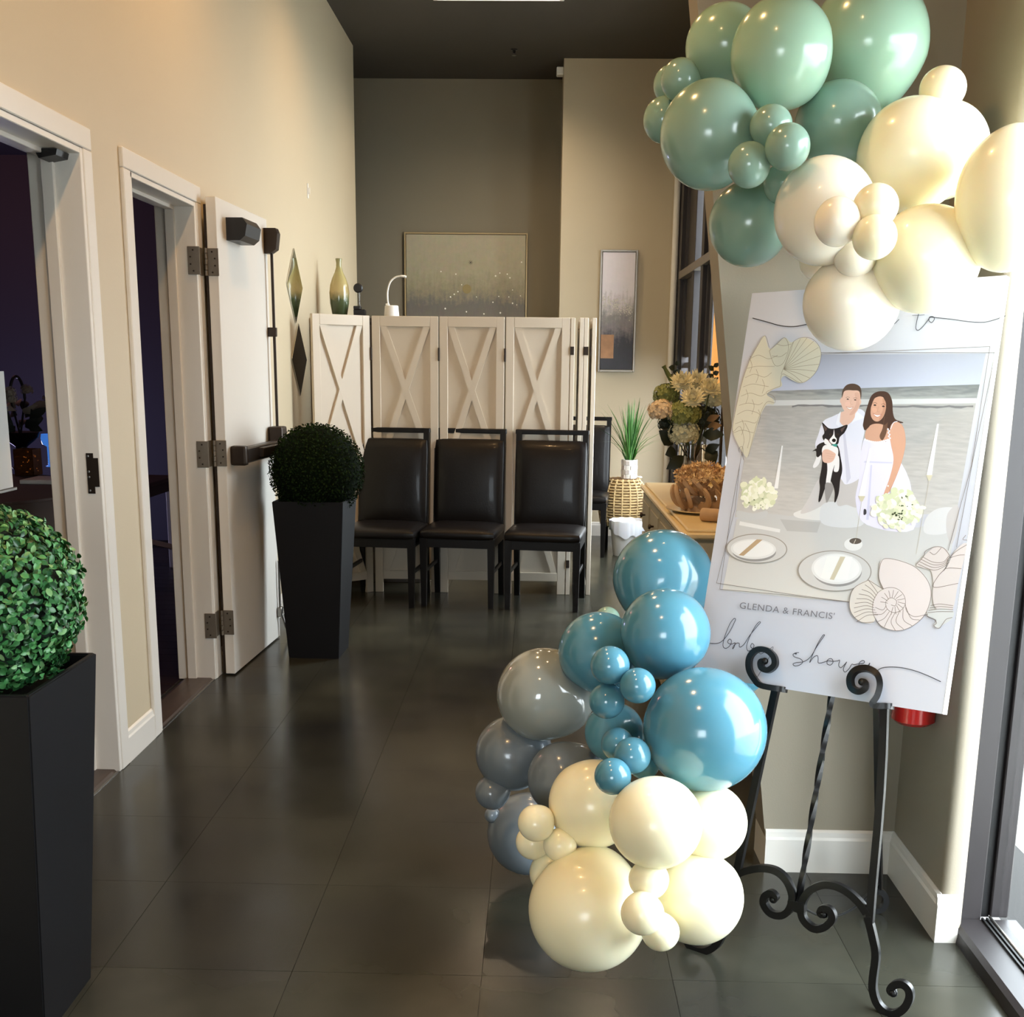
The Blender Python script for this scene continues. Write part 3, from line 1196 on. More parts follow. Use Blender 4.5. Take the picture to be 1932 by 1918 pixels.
vb = at(641, 592, 7.62)
q = MB()
q.lathe([(0.0, 0), (0.042, 0), (0.046, 0.01), (0.062, 0.10), (0.066, 0.17), (0.06, 0.22), (0.045, 0.265), (0.028, 0.30), (0.0185, 0.335), (0.0175, 0.36), (0.022, 0.385), (0.021, 0.388), (0.0165, 0.382), (0.015, 0.34), (0.02, 0.30), (0.0, 0.28)], 36, Matrix.Translation((vb.x, vb.y, 1.727)))
vs = tag(q.build('ceramic_vase', vase_mat(), None, 60), 'tall slender vase glazed yellow over green, standing by the left wall', 'vase')
origin(vs, (vb.x, vb.y, 1.727))
# black perfume-like diffuser: box base, clear tube, round head
db = at(679, 590, 7.6)
df = thing('scent_diffuser', 'black box with clear tube and round black head beside the green vase', 'diffuser', (db.x, db.y, 1.727))
q = MB()
q.box((db.x - 0.038, db.y - 0.03, 1.727), (db.x + 0.038, db.y + 0.03, 1.79), 0.003)
q.box((db.x - 0.038, db.y - 0.03, 1.79), (db.x + 0.008, db.y + 0.03, 1.812), 0.003)
q.build('base', m_black, df)
q = MB()
q.lathe([(0.016, 1.812), (0.016, 1.90)], 16, Matrix.Translation((db.x - 0.01, db.y, 0)))
q.build('tube', m_glass, df, True)
q = MB()
q.lathe([(0, -0.014), (0.024, -0.014), (0.031, -0.008), (0.031, 0.008), (0.024, 0.014), (0, 0.014)], 24, Matrix.Translation((db.x - 0.008, db.y, 1.927)) @ Matrix.Rotation(PI / 2, 4, 'X'))
q.build('head', m_black, df, True)
# white gooseneck lamp in a pot base
gl = at(739, 593, 7.55)
gz = 1.727
lampo = thing('desk_lamp', 'small white gooseneck lamp peeking over the folding screen beside the large painting', 'lamp', (gl.x, gl.y, gz))
q = MB()
q.lathe([(0, 0), (0.052, 0), (0.044, 0.085), (0.04, 0.088), (0, 0.088)], 28, Matrix.Translation((gl.x, gl.y, gz)))
q.box((gl.x - 0.036, gl.y - 0.03, gz + 0.086), (gl.x - 0.012, gl.y, gz + 0.1), 0.003)
q.build('base', m_white, lampo, 40)
q = MB()
pts = [at(a, b, 7.55) for a, b in ((733, 578), (731, 560), (732, 545), (737, 531), (746, 523), (756, 520.5))]
pts = [Vector((p.x, gl.y, p.z)) for p in pts]
pts[0].z = gz + 0.08
q.tube(smooth_path(pts, 6), 0.0055, 10)
q.build('gooseneck', m_white, lampo, True)
q = MB()
q.tube([pts[-1], pts[-1] + Vector((0.03, 0, -0.004)), pts[-1] + Vector((0.036, 0, -0.006))], [0.0065, 0.009, 0.007], 12, flat=1.5)
q.build('lamp_head', m_white, lampo, True)

# ================================================================== diamond mirrors
for i, (py, cyw, cz, lb) in enumerate(((0, 6.915, 1.892, 'upper of two diamond mirrors on the left wall, its top point free'), (0, 6.985, 1.458, 'lower of two diamond mirrors on the left wall, beside the folding screen'))):
    q = MB()
    h = 0.218
    t = thing('diamond_mirror', lb, 'mirror', (XL, cyw, cz), 0, 'diamond mirrors on the left wall')
    P = [(XL + 0.002, cyw, cz - h), (XL + 0.002, cyw - h, cz), (XL + 0.002, cyw, cz + h), (XL + 0.002, cyw + h, cz)]
    q.prism(P, (0.005, 0, 0))
    q.build('glass', m_mirror, t)
    q = MB()
    P = [(XL, cyw, cz - h * .9), (XL, cyw - h * .9, cz), (XL, cyw, cz + h * .9), (XL, cyw + h * .9, cz)]
    q.prism(P, (0.002, 0, 0))
    q.build('backing', m_black, t)

# ================================================================== framed paintings
def art_mat(name, stops, spk=None, vscale=1.0, glit=0.0):
    """abstract paint, bands along the height (object z from 0 at the foot), streaks and blotches"""
    M = bpy.data.materials.new(name)
    M.use_nodes = True
    nt = M.node_tree
    b = nt.nodes['Principled BSDF']
    b.inputs['Roughness'].default_value = 0.5
    tc = nt.nodes.new('ShaderNodeTexCoord')
    s = nt.nodes.new('ShaderNodeSeparateXYZ')
    nt.links.new(tc.outputs['Object'], s.inputs[0])
    mp = nt.nodes.new('ShaderNodeMapping')
    mp.inputs['Scale'].default_value = (14, 1, 1.6)
    nt.links.new(tc.outputs['Object'], mp.inputs[0])
    n = nt.nodes.new('ShaderNodeTexNoise')
    n.inputs['Scale'].default_value = 3 * vscale
    n.inputs['Detail'].default_value = 8
    nt.links.new(mp.outputs[0], n.inputs[0])
    n2 = nt.nodes.new('ShaderNodeTexNoise')
    n2.inputs['Scale'].default_value = 16 * vscale
    n2.inputs['Detail'].default_value = 9
    n2.inputs['Roughness'].default_value = 0.75
    nt.links.new(tc.outputs['Object'], n2.inputs[0])
    a1 = nt.nodes.new('ShaderNodeMath')
    a1.operation = 'MULTIPLY_ADD'
    nt.links.new(n.outputs[0], a1.inputs[0])
    a1.inputs[1].default_value = 0.22
    nt.links.new(s.outputs[2], a1.inputs[2])
    a2 = nt.nodes.new('ShaderNodeMath')
    a2.operation = 'MULTIPLY_ADD'
    nt.links.new(n2.outputs[0], a2.inputs[0])
    a2.inputs[1].default_value = 0.35
    nt.links.new(a1.outputs[0], a2.inputs[2])
    mr = nt.nodes.new('ShaderNodeMapRange')
    mr.inputs[1].default_value = 0.28
    mr.inputs[2].default_value = stops[-1][2] + 0.28
    nt.links.new(a2.outputs[0], mr.inputs[0])
    r = nt.nodes.new('ShaderNodeValToRGB')
    e = r.color_ramp.elements
    e[0].position, e[0].color = stops[0][0], stops[0][1]
    e[1].position, e[1].color = stops[-1][0], stops[-1][1]
    for st in stops[1:-1]:
        k = e.new(st[0])
        k.color = st[1]
    nt.links.new(mr.outputs[0], r.inputs[0])
    # fine light flecks among the blotches
    mx = nt.nodes.new('ShaderNodeMix')
    mx.data_type = 'RGBA'
    mx.blend_type = 'OVERLAY'
    mx.inputs[0].default_value = 0.55
    nt.links.new(r.outputs[0], mx.inputs[6])
    nt.links.new(n2.outputs[1], mx.inputs[7])
    hs = nt.nodes.new('ShaderNodeMix')
    hs.data_type = 'RGBA'
    hs.inputs[0].default_value = 0.7
    nt.links.new(mx.outputs[2], hs.inputs[6])
    nt.links.new(r.outputs[0], hs.inputs[7])
    nt.links.new(hs.outputs[2], b.inputs['Base Color'])
    return M


def painting(name, label, x0, x1, z0, z1, Y, m_frame, m_art, fw=0.014):
    t = thing(name, label, 'painting', ((x0 + x1) / 2, Y, z0))
    D = 0.035
    for nm, a, b in (('frame_side', (x0, Y - D, z0), (x0 + fw, Y, z1)), ('frame_side', (x1 - fw, Y - D, z0), (x1, Y, z1)),
                     ('frame_rail', (x0 + fw, Y - D, z1 - fw), (x1 - fw, Y, z1)), ('frame_rail', (x0 + fw, Y - D, z0), (x1 - fw, Y, z0 + fw))):
        q = MB()
        q.box(a, b, 0.002)
        q.build(nm, m_frame, t)
    q = MB()
    q.box((x0 + fw + 0.004, Y - D + 0.007, z0 + fw + 0.004), (x1 - fw - 0.004, Y - 0.005, z1 - fw - 0.004))
    o = q.build('canvas', m_art, t)
    o.data.transform(Matrix.Translation((0, 0, 0)))
    return t


m_gold = mat('champagne_frame', srgb(186, 164, 124), 0.35, 0.7)
m_silver = mat('silver_frame', srgb(176, 170, 160), 0.35, 0.6)
z0, z1 = 1.50, 2.583
a1 = art_mat('misty_meadow_art', [(0.0, srgb(104, 98, 88), 0), (0.25, srgb(128, 120, 104), 0), (0.45, srgb(112, 106, 98), 0), (0.58, srgb(150, 140, 112), 0), (0.72, srgb(168, 158, 130), 0), (1.0, srgb(178, 168, 142), 1.05)])
pa = painting('large_painting', 'large square grey-gold abstract painting on the dark back wall', -1.216, -0.122, z0, z1, YB, m_gold, a1)
rnd = random.Random(11)
g = MB()                                                 # bright dots of paint
for px, py in ((832, 512), (860, 517), (935, 520.5), (943, 515), (957, 517), (962, 524), (871, 537), (864, 550), (857, 555), (850, 560), (899, 560), (941, 559), (982, 558), (967, 572), (913, 592), (967, 547), (944, 590), (840, 582), (880, 588), (984, 494.5), (960, 560), (975, 575), (930, 570)):
    p = at(px, py, YB - 0.028)
    g.lathe([(0, 0.0), (rnd.uniform(0.004, 0.008), 0.0), (0, 0.003)], 8, Matrix.Translation((p.x, YB - 0.028, p.z)) @ Matrix.Rotation(PI / 2, 4, 'X'))
g.build('paint_dot', mat('white_paint_dots', srgb(250, 246, 232), 0.3), pa, True)
g = MB()
p = at(881, 545, YB - 0.028)
g.lathe([(0, 0.0), (0.04, 0.0), (0.036, 0.001), (0, 0.001)], 20, Matrix.Translation((p.x, YB - 0.0282, p.z)) @ Matrix.Rotation(PI / 2, 4, 'X'))
g.build('ochre_patch', mat('ochre_paint', srgb(150, 132, 86), 0.5), pa)
g = MB()
p = at(888, 495, YB - 0.028)
for a in range(4):
    d = Vector((math.cos(a * PI / 4), 0, math.sin(a * PI / 4))) * 0.02
    g.tube([p - d, p + d], 0.0015, 4)
g.build('paint_star', mat('dark_paint', srgb(76, 68, 58), 0.5), pa)

a2 = art_mat('grey_lilac_art', [(0.0, srgb(54, 54, 60), 0), (0.25, srgb(66, 66, 74), 0), (0.36, srgb(128, 122, 126), 0), (0.47, srgb(150, 146, 144), 0), (0.55, srgb(190, 184, 184), 0), (0.66, srgb(230, 224, 230), 0), (1.0, srgb(240, 234, 242), 0.98)])
pb = painting('narrow_painting', 'narrow tall painting in greys with an orange block on the cream wall', 0.489, 0.798, 1.397, 2.383, YC, m_silver, a2, 0.016)
g = MB()
a, b = at(1134, 631, YC - 0.028), at(1157, 676, YC - 0.028)
g.box((a.x, YC - 0.0295, b.z), (b.x, YC - 0.0275, a.z))
g.build('orange_patch', mat('orange_paint', srgb(196, 150, 112), 0.5, noise=0.25, nscale=14), pb)
g = MB()
for k in range(150):
    px = rnd.uniform(1137, 1193)
    py = rnd.gauss(575, 7) + (px - 1165) * 0.45
    if py > 618 or py < 558:
        continue
    p = at(px, py, YC - 0.028)
    g.lathe([(0, 0.0), (rnd.uniform(0.003, 0.007), 0.0), (0, 0.003)], 6, Matrix.Translation((p.x, YC - 0.0278, p.z)) @ Matrix.Rotation(PI / 2, 4, 'X'))
g.build('paint_fleck', mat('pale_paint_flecks', srgb(214, 210, 200), 0.4), pb)['kind'] = 'stuff'

# ================================================================== grass plant in a white pot, wicker basket, waste bin
m_wicker = mat('pale_wicker', srgb(206, 176, 124), 0.5, noise=0.3, nscale=18)
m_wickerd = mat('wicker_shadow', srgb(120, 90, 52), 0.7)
bk = at(1175, 940, 8.95)
bx_, by_ = bk.x, 8.98
zb0, zb1 = at(1175, 988, 8.98).z, at(1175, 902, 8.98).z
basket = thing('wicker_basket', 'round woven wicker basket turned upside down on thin black wire legs', 'basket', (bx_, by_, 0))
hb = zb1 - zb0
prof = lambda t: 0.165 + 0.022 * math.sin(PI * min(1, t * 1.15)) - (0.045 * max(0, (t - 0.8) / 0.2) ** 2)
q = MB()
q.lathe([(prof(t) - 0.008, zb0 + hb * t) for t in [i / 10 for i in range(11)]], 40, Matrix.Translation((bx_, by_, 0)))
q.build('shade_backing', m_wickerd, basket, True)  # dark sheet behind the weave: shade between the strands put into its colour
q = MB()
for k in range(17):
    t = (k + 0.5) / 17
    n = 72
    pts = [(bx_ + (prof(t) + 0.0045 * math.cos(18 * a + PI * k)) * math.cos(a), by_ + (prof(t) + 0.0045 * math.cos(18 * a + PI * k)) * math.sin(a), zb0 + hb * t) for a in [2 * PI * i / n for i in range(n)]]
    q.tube(pts, 0.0075, 6, closed=True)
q.build('weave', m_wicker, basket, True)
q = MB()
for k in range(18):
    a = 2 * PI * (k + 0.25) / 18
    q.tube([(bx_ + (prof(t) + 0.003) * math.cos(a), by_ + (prof(t) + 0.003) * math.sin(a), zb0 + hb * t) for t in [i / 8 for i in range(9)]], 0.007, 6)
q.build('stake', m_wicker, basket, True)
for k in range(3):
    a = 2 * PI * k / 3 + 0.5
    q = MB()
    q.tube([(bx_ + 0.12 * math.cos(a), by_ + 0.12 * math.sin(a), zb0 + 0.005), (bx_ + 0.15 * math.cos(a), by_ + 0.15 * math.sin(a), 0.0)], 0.005, 8)
    q.build('leg', m_black, basket, True)
q = MB()
q.lathe([(0, 0), (0.17, 0), (0.17, 0.008), (0, 0.008)], 24, Matrix.Translation((bx_, by_, zb0 - 0.01)))
q.build('stand_ring', m_black, basket)
# pot: white with pale chequer facets
pp = at(1187, 905, 8.95)
ph = at(1187, 867, 8.95).z - zb1
pot = thing('grass_plant', 'spiky green artificial grass in a white cylindrical pot on the wicker basket', 'potted plant', (pp.x, 8.97, zb1))
q = MB()
q.lathe([(0.055, 0.0), (0.062, 0.004), (0.064, ph), (0.058, ph), (0.056, ph - 0.02), (0, ph - 0.02)], 30, Matrix.Translation((pp.x, 8.97, zb1)))
q.build('pot', mat('white_pot', srgb(238, 234, 226), 0.3), pot, 40)
q = MB()
for i in range(10):
    for j in range(4):
        if (i + j) % 2:
            continue
        a = 2 * PI * i / 10
        M = Matrix.Translation((pp.x + 0.0625 * math.cos(a), 8.97 + 0.0625 * math.sin(a), zb1 + ph * (j + 0.5) / 4.2)) @ Matrix.Rotation(a, 4, 'Z')
        q.box((-0.003, -0.016, -0.016), (0.0035, 0.016, 0.016), 0.002, M=M)
q.build('raised_square', mat('pot_relief', srgb(214, 204, 196), 0.35), pot)
m_grass = [mat('grass_green_%d' % i, c, 0.4) for i, c in enumerate([srgb(70, 124, 52), srgb(104, 156, 80), srgb(44, 92, 36)])]
rnd = random.Random(21)
for k in range(150):
    a = rnd.uniform(0, 2 * PI)
    lean = abs(rnd.gauss(0, 0.42))
    if k > 144:
        lean, a = 0.95, (0.05, 0.2, -0.1, 2.9, 3.3)[k - 145]
    L = rnd.uniform(0.30, 0.52) * (1 if k <= 144 else 0.85)
    b0 = Vector((pp.x + 0.03 * math.cos(a) * rnd.random(), 8.97 + 0.03 * math.sin(a) * rnd.random(), zb1 + ph - 0.02))
    q = MB()
    rows = []
    w = rnd.uniform(0.0035, 0.006)
    side = Vector((-math.sin(a + 0.6), math.cos(a + 0.6), 0))
    for i in range(5):
        t = i / 4
        le = lean * (0.35 + 0.65 * t)
        p = b0 + Vector((math.cos(a) * math.sin(le), math.sin(a) * math.sin(le), math.cos(le))) * L * t
        ww = w * (1 - t) ** 0.6 + 0.0004
        rows.append((q.bm.verts.new(p - side * ww), q.bm.verts.new(p + side * ww)))
    for (a0, a1_), (b0_, b1_) in zip(rows, rows[1:]):
        q.bm.faces.new((a0, a1_, b1_, b0_))
    q.build('leaf_blade', rnd.choice(m_grass), pot, 60)
# small white flower lying by the pot
fl_ = at(1217, 903, 8.9)
q = MB()
for k in range(9):
    a = rnd.uniform(0, 2 * PI)
    q.ball((bx_ + 0.105 + rnd.uniform(-.035, .035), by_ - 0.02 + rnd.uniform(-.02, .02), zb1 + 0.012 + rnd.uniform(0, .006)), rnd.uniform(0.007, 0.012), 8, 6, (1.3, 1, .7))
o = q.build('shell_string', mat('white_shells', srgb(240, 238, 232), 0.35), None, True)
tag(o, 'little heap of white shells beside the white pot on the wicker basket', 'shells')
origin(o, (bx_ + 0.105, by_ - 0.02, zb1))
# waste bin with a plastic bag folded over its rim
bn = at(1181, 1040, 8.62)
binr = thing('waste_bin', 'white waste bin lined with a crumpled plastic bag in front of the basket', 'bin', (bn.x, 8.62, 0))
m_bag = mat('white_bin_bag', srgb(232, 234, 240), 0.3, sub=0.2)
q = MB()
q.lathe([(0.0, 0), (0.098, 0), (0.104, 0.01), (0.132, 0.27), (0.127, 0.27), (0.099, 0.015), (0, 0.015)], 36, Matrix.Translation((bn.x, 8.62, 0)))
q.build('body', m_white, binr, 40)
q = MB()
seg, rows = 72, []
for (r, z, am) in ((0.05, 0.20, 0.01), (0.118, 0.25, 0.004), (0.131, 0.278, 0.003), (0.139, 0.275, 0.004), (0.14, 0.24, 0.006), (0.139, 0.20, 0.006)):
    row = []
    for i in range(seg):
        a = 2 * PI * i / seg
        rr = r + am * math.sin(13 * a + 3 * math.sin(5 * a)) * 0.5
        zz = z + (0.014 * math.sin(4 * a) + 0.01 * math.sin(9 * a + 1) - 0.05 * max(0, math.cos(a + 1.1)) if z < 0.245 and r > 0.1 else 0.003 * math.sin(11 * a))
        row.append(q.bm.verts.new((bn.x + rr * math.cos(a), 8.62 + rr * math.sin(a), zz)))
    rows.append(row)
for a, b in zip(rows, rows[1:]):
    for i in range(seg):
        q.bm.faces.new((a[i], a[(i + 1) % seg], b[(i + 1) % seg], b[i]))
q.build('bag', m_bag, binr, 60)

# ================================================================== sideboard with a cream top
m_side = mat('sage_grey_cabinet', srgb(168, 160, 138), 0.5, noise=0.04, nscale=3)
m_top = mat('cream_stone_top', srgb(226, 206, 160), 0.3, noise=0.05, nscale=5)
sx0, sx1, sy0, sy1, sz = 0.535, 1.10, 4.075, 5.82, 0.85
side = thing('sideboard', 'sage grey sideboard with drawers and a pale cream top behind the sign', 'sideboard', (0.82, 4.95, 0))
q = MB()
q.box((sx0 + 0.03, sy0 + 0.03, 0.07), (sx1, sy1 - 0.02, sz - 0.035), 0.003)
q.box((sx0 + 0.06, sy0 + 0.06, 0.0), (sx1 - 0.02, sy1 - 0.04, 0.07))
q.build('body', m_side, side)
q = MB()
q.box((sx0, sy0, sz - 0.035), (sx1, sy1, sz - 0.012), 0.006)
q.box((sx0 + 0.022, sy0 + 0.022, sz - 0.013), (sx1, sy1 - 0.02, sz), 0.004)
q.build('top', m_top, side)
q = MB()
q.box((sx0 + 0.19, sy1 - 0.04, sz), (sx1, sy1 - 0.02, sz + 0.085), 0.003)
q.build('backsplash', m_top, side)
n = 4
for k in range(n):
    ya, yb = sy0 + 0.04 + k * (sy1 - sy0 - 0.08) / n + 0.008, sy0 + 0.04 + (k + 1) * (sy1 - sy0 - 0.08) / n - 0.008
    for nm, za, zb in (('drawer', 0.62, 0.80), ('door', 0.09, 0.60)):
        q = MB()
        q.box((sx0 + 0.012, ya, za), (sx0 + 0.0295, yb, zb), 0.003)
        d = q.build(nm, m_side, side)
        q = MB()
        q.box((sx0 + 0.007, ya + 0.035, za + 0.03), (sx0 + 0.0125, yb - 0.035, zb - 0.03), 0.002)
        q.build('raised_panel', m_side, d)
        q = MB()
        zc = (za + zb) / 2 if nm == 'drawer' else zb - 0.12
        yc = (ya + yb) / 2 if nm == 'drawer' else yb - 0.05
        q.lathe([(0.004, 0), (0.005, 0.012), (0.013, 0.018), (0.011, 0.026), (0, 0.028)], 14, Matrix.Translation((sx0 + 0.008, yc, zc)) @ Matrix.Rotation(-PI / 2, 4, 'Y'))
        q.build('knob', m_bronze, d, True)
for k in range(2):
    xa, xb = sx0 + 0.05 + k * 0.27, sx0 + 0.05 + k * 0.27 + 0.25
    q = MB()
    q.box((xa, sy0 + 0.012, 0.09), (xb, sy0 + 0.0295, 0.80), 0.003)
    d = q.build('end_panel', m_side, side)

# ================================================================== flowers in a ribbed glass vase on the sideboard
m_petal = mat('cream_petal', srgb(226, 220, 186), 0.55, sub=0.1)
m_petal2 = mat('peach_petal', srgb(222, 202, 170), 0.6, sub=0.1)
m_petal3 = mat('white_green_petal', srgb(196, 198, 168), 0.6, sub=0.1)
m_lime = mat('lime_petal', srgb(126, 134, 74), 0.6)
m_dgreen = mat('dark_leaf', srgb(22, 34, 20), 0.5)
m_olive = mat('olive_stem', srgb(82, 92, 44), 0.6)
YV = 5.05
vp = at(1306, 883, YV)
vx, vy = vp.x, YV
vase = thing('flower_vase', 'ribbed clear glass vase holding the flowers on the sideboard', 'vase', (vx, vy, sz))
q = MB()
vh = at(1306, 838, YV).z - sz
n = 48
prof = [(0.055, 0.0), (0.062, 0.02), (0.066, vh * 0.6), (0.06, vh), (0.056, vh), (0.06, vh * 0.6), (0.056, 0.02), (0.0, 0.016)]
rows = []
for r, z in prof:
    rows.append([q.bm.verts.new((vx + (r + (0.003 * math.cos(12 * 2 * PI * i / n) if r > 0 else 0)) * math.cos(2 * PI * i / n), vy + (r + (0.003 * math.cos(24 * PI * i / n) if r > 0 else 0)) * math.sin(2 * PI * i / n), sz + z)) for i in range(n)])
for a, b in zip(rows, rows[1:]):
    for i in range(n):
        q.bm.faces.new((a[i], a[(i + 1) % n], b[(i + 1) % n], b[i]))
q.build('glass', mat('ribbed_glass', srgb(226, 214, 196), 0.08, trans=1.0, ior=1.45), vase, True)
mouth = Vector((vx, vy, sz + vh - 0.02))


def stem_to(root, top, name='stem', r=0.0028, m_=None):
    q = MB()
    base = mouth + Vector(((top.x - vx) * 0.12, (top.y - vy) * 0.12, -0.05))
    mid = (base + top) / 2 + Vector(((top.x - vx) * 0.1, 0, 0.03))
    q.tube(smooth_path([base, mid, top], 5), r, 6)
    return q.build(name, m_ or m_olive, root, True)


def bloom_mum(c, R, m_, root, face):
    """many-petalled chrysanthemum facing direction"""
    face = Vector(face).normalized()
    q = MB()
    rnd = random.Random(int(c.x * 1000) + int(c.z * 777))
    Z = face
    X = Z.orthogonal().normalized()
    Yv = Z.cross(X)
    B = Matrix((X, Yv, Z)).transposed().to_4x4()
    B.translation = c
    for ring, (n, el, L) in enumerate(((20, 0.12, 1.0), (18, 0.45, 0.95), (15, 0.8, 0.85), (11, 1.1, 0.75), (7, 1.35, 0.65))):
        for k in range(n):
            a = 2 * PI * (k + 0.5 * (ring % 2)) / n + rnd.uniform(-.1, .1)
            e = el + rnd.uniform(-.12, .12)
            l = R * L * rnd.uniform(0.88, 1.06)
            d = Vector((math.cos(a) * math.cos(e), math.sin(a) * math.cos(e), math.sin(e)))
            s = Vector((-math.sin(a), math.cos(a), 0)) * R * 0.13
            up = d.cross(s).normalized() * R * 0.1
            pts = [B @ (d * l * 0.1), B @ (d * l * 0.6 + s - up), B @ (d * l + up * 0.6), B @ (d * l * 0.6 - s - up)]
            q.poly(pts)
    return q.build('bloom', m_, root)


def bloom_cluster(c, R, m_, root, n=40, sc=(1, 1, 0.85), seed=1):
    """hydrangea head: many four-petalled florets over a dome"""
    rnd = random.Random(seed)
    q = MB()
    q.ball(c, R * 0.72, 16, 10, sc)
    for k in range(n):
        z = 1 - 1.6 * (k + .5) / n
        a = k * 2.4 + rnd.uniform(-.2, .2)
        s = math.sqrt(max(0, 1 - z * z))
        d = Vector((s * math.cos(a), s * math.sin(a), z))
        p = Vector(c) + Vector((d.x * R * sc[0], d.y * R * sc[1], d.z * R * sc[2])) * rnd.uniform(0.84, 1.05)
        X = d.orthogonal().normalized()
        Yv = d.cross(X)
        f = R * 0.34
        r0 = rnd.uniform(0, PI)
        for j in range(4):
            b = r0 + j * PI / 2
            u = X * math.cos(b) + Yv * math.sin(b)
            v = X * -math.sin(b) + Yv * math.cos(b)
            q.poly([p, p + u * f * .6 + v * f * .45 + d * f * .15, p + u * f + d * f * 0.05, p + u * f * .6 - v * f * .45 + d * f * .15])
    return q.build('bloom', m_, root)


def flower(name, label, cat, px, py, Y):
    p = at(px, py, Y)
    t = thing(name, label, cat, tuple(mouth))
    return t, p


for (px, py, Y, R, lb) in ((1287, 722, 4.97, 0.062, 'cream chrysanthemum at the top left of the bouquet on the sideboard'), (1314, 722, 5.02, 0.066, 'cream chrysanthemum at the top middle of the bouquet on the sideboard'),
                           (1340, 732, 4.98, 0.06, 'cream chrysanthemum at the top right of the bouquet near the pier'), (1307, 752, 4.88, 0.06, 'lower cream chrysanthemum facing the camera in the middle of the bouquet')):
    t, p = flower('chrysanthemum', lb, 'flower', px, py, Y)
    t['group'] = 'cream chrysanthemums in the bouquet'
    bloom_mum(p, R * 1.0, m_petal, t, (-0.1, -0.75, 0.65))
    stem_to(t, p)
for (px, py, Y, R, m_, lb, sd) in ((1247, 775, 4.93, 0.056, m_petal2, 'peach coloured bloom at the left edge of the bouquet', 1), (1290, 781, 4.93, 0.07, m_lime, 'lime green hydrangea in the centre of the bouquet', 2),
                                   (1290, 818, 4.94, 0.066, m_petal3, 'pale hydrangea low over the rim of the glass vase', 3), (1349, 752, 5.05, 0.058, m_petal3, 'pale hydrangea at the right edge of the bouquet behind the pier', 4),
                                   (1257, 745, 5.05, 0.056, m_lime, 'yellow-green bloom at the upper left of the bouquet', 5), (1330, 790, 5.06, 0.07, m_dgreen, 'dark green leafy head at the right of the bouquet', 6)):
    t, p = flower('hydrangea', lb, 'flower', px, py, Y)
    bloom_cluster(p, R, m_, t, 44, seed=sd)
    stem_to(t, p)


def big_leaf(root, base, tip, w, m_, bend=0.15, name='leaf'):
    base, tip = Vector(base), Vector(tip)
    q = MB()
    d = tip - base
    s = d.cross(Vector((0.25, -1, 0.2))).normalized()
    up = s.cross(d).normalized()
    rows = []
    for t, ww in ((0, 0.05), (0.2, 0.6), (0.45, 1), (0.7, 0.75), (0.9, 0.3), (1, 0.02)):
        p = base + d * t + up * (math.sin(t * PI) * bend * d.length)
        rows.append([q.bm.verts.new(p - s * w * ww + up * w * 0.15 * ww), q.bm.verts.new(p), q.bm.verts.new(p + s * w * ww + up * w * 0.15 * ww)])
    for a, b in zip(rows, rows[1:]):
        for i in range(2):
            q.bm.faces.new((a[i], a[i + 1], b[i + 1], b[i]))
    return q.build(name, m_, root, 60)


leafspots = [
    ('large dark leaf drooping left of the glass vase', [((1290, 860), (1257, 885), 0.03), ((1270, 838), (1243, 812), 0.04), ((1275, 850), (1255, 858), 0.03)]),
    ('dark leaf sprig hanging right of the glass vase', [((1330, 850), (1358, 838), 0.022), ((1332, 850), (1350, 874), 0.036), ((1325, 820), (1366, 820), 0.03)]),
    ('brownish curled leaf sprig at the right of the bouquet', [((1333, 793), (1358, 783), 0.016), ((1335, 805), (1362, 802), 0.02)]),
]
for k, (lb, lv) in enumerate(leafspots):
    t = thing('leaf_sprig', lb, 'leaves', tuple(mouth))
    for (a, b, w) in lv:
        A, B = at(*a, YV - 0.07), at(*b, YV - 0.1)
        big_leaf(t, A, B, w, (m_dgreen, m_dgreen, mat('brown_leaf', srgb(120, 96, 66), 0.6))[k])
    stem_to(t, at(*lv[0][0], YV - 0.07), m_=m_dgreen)
# lily bud and eucalyptus sprigs standing up
t = thing('lily_bud', 'long green bud leaning out at the top left of the bouquet', 'flower bud', tuple(mouth))
A, B = at(1276, 735, 5.0), at(1252, 690, 5.0)
q = MB()
q.tube([A, A + (B - A) * .3, A + (B - A) * .7, A + (B - A) * .9, B], [0.006, 0.011, 0.01, 0.007, 0.011], 10)
q.build('bud', m_olive, t, True)
stem_to(t, A)
for px, top, bot, lb in ((1272, 688, 740, 'dark eucalyptus sprig upright at the left of the bouquet'), (1345, 692, 740, 'dark eucalyptus sprig upright at the right of the bouquet')):
    t = thing('eucalyptus_sprig', lb, 'sprig', tuple(mouth))
    A, B = at(px, bot, 5.06), at(px + 1, top, 5.06)
    stem_to(t, A, m_=m_dgreen)
    q = MB()
    q.tube([A, B], 0.002, 6)
    q.build('twig', m_dgreen, t)
    for k in range(8):
        p = A + (B - A) * (k / 7)
        sgn = 1 if k % 2 else -1
        big_leaf(t, p, p + Vector((sgn * rnd.uniform(0.02, 0.03), -0.01, rnd.uniform(0.004, 0.02))), rnd.uniform(0.01, 0.014), m_dgreen, 0.1)
# round dark rose head
t = thing('dark_rose', 'round dark bloom at the lower left of the bouquet beside the grass plant', 'flower', tuple(mouth))
p = at(1255, 800, 4.97)
bloom_cluster(p, 0.036, m_dgreen, t, 26, (1, 1, 1), 9)
stem_to(t, p, m_=m_dgreen)

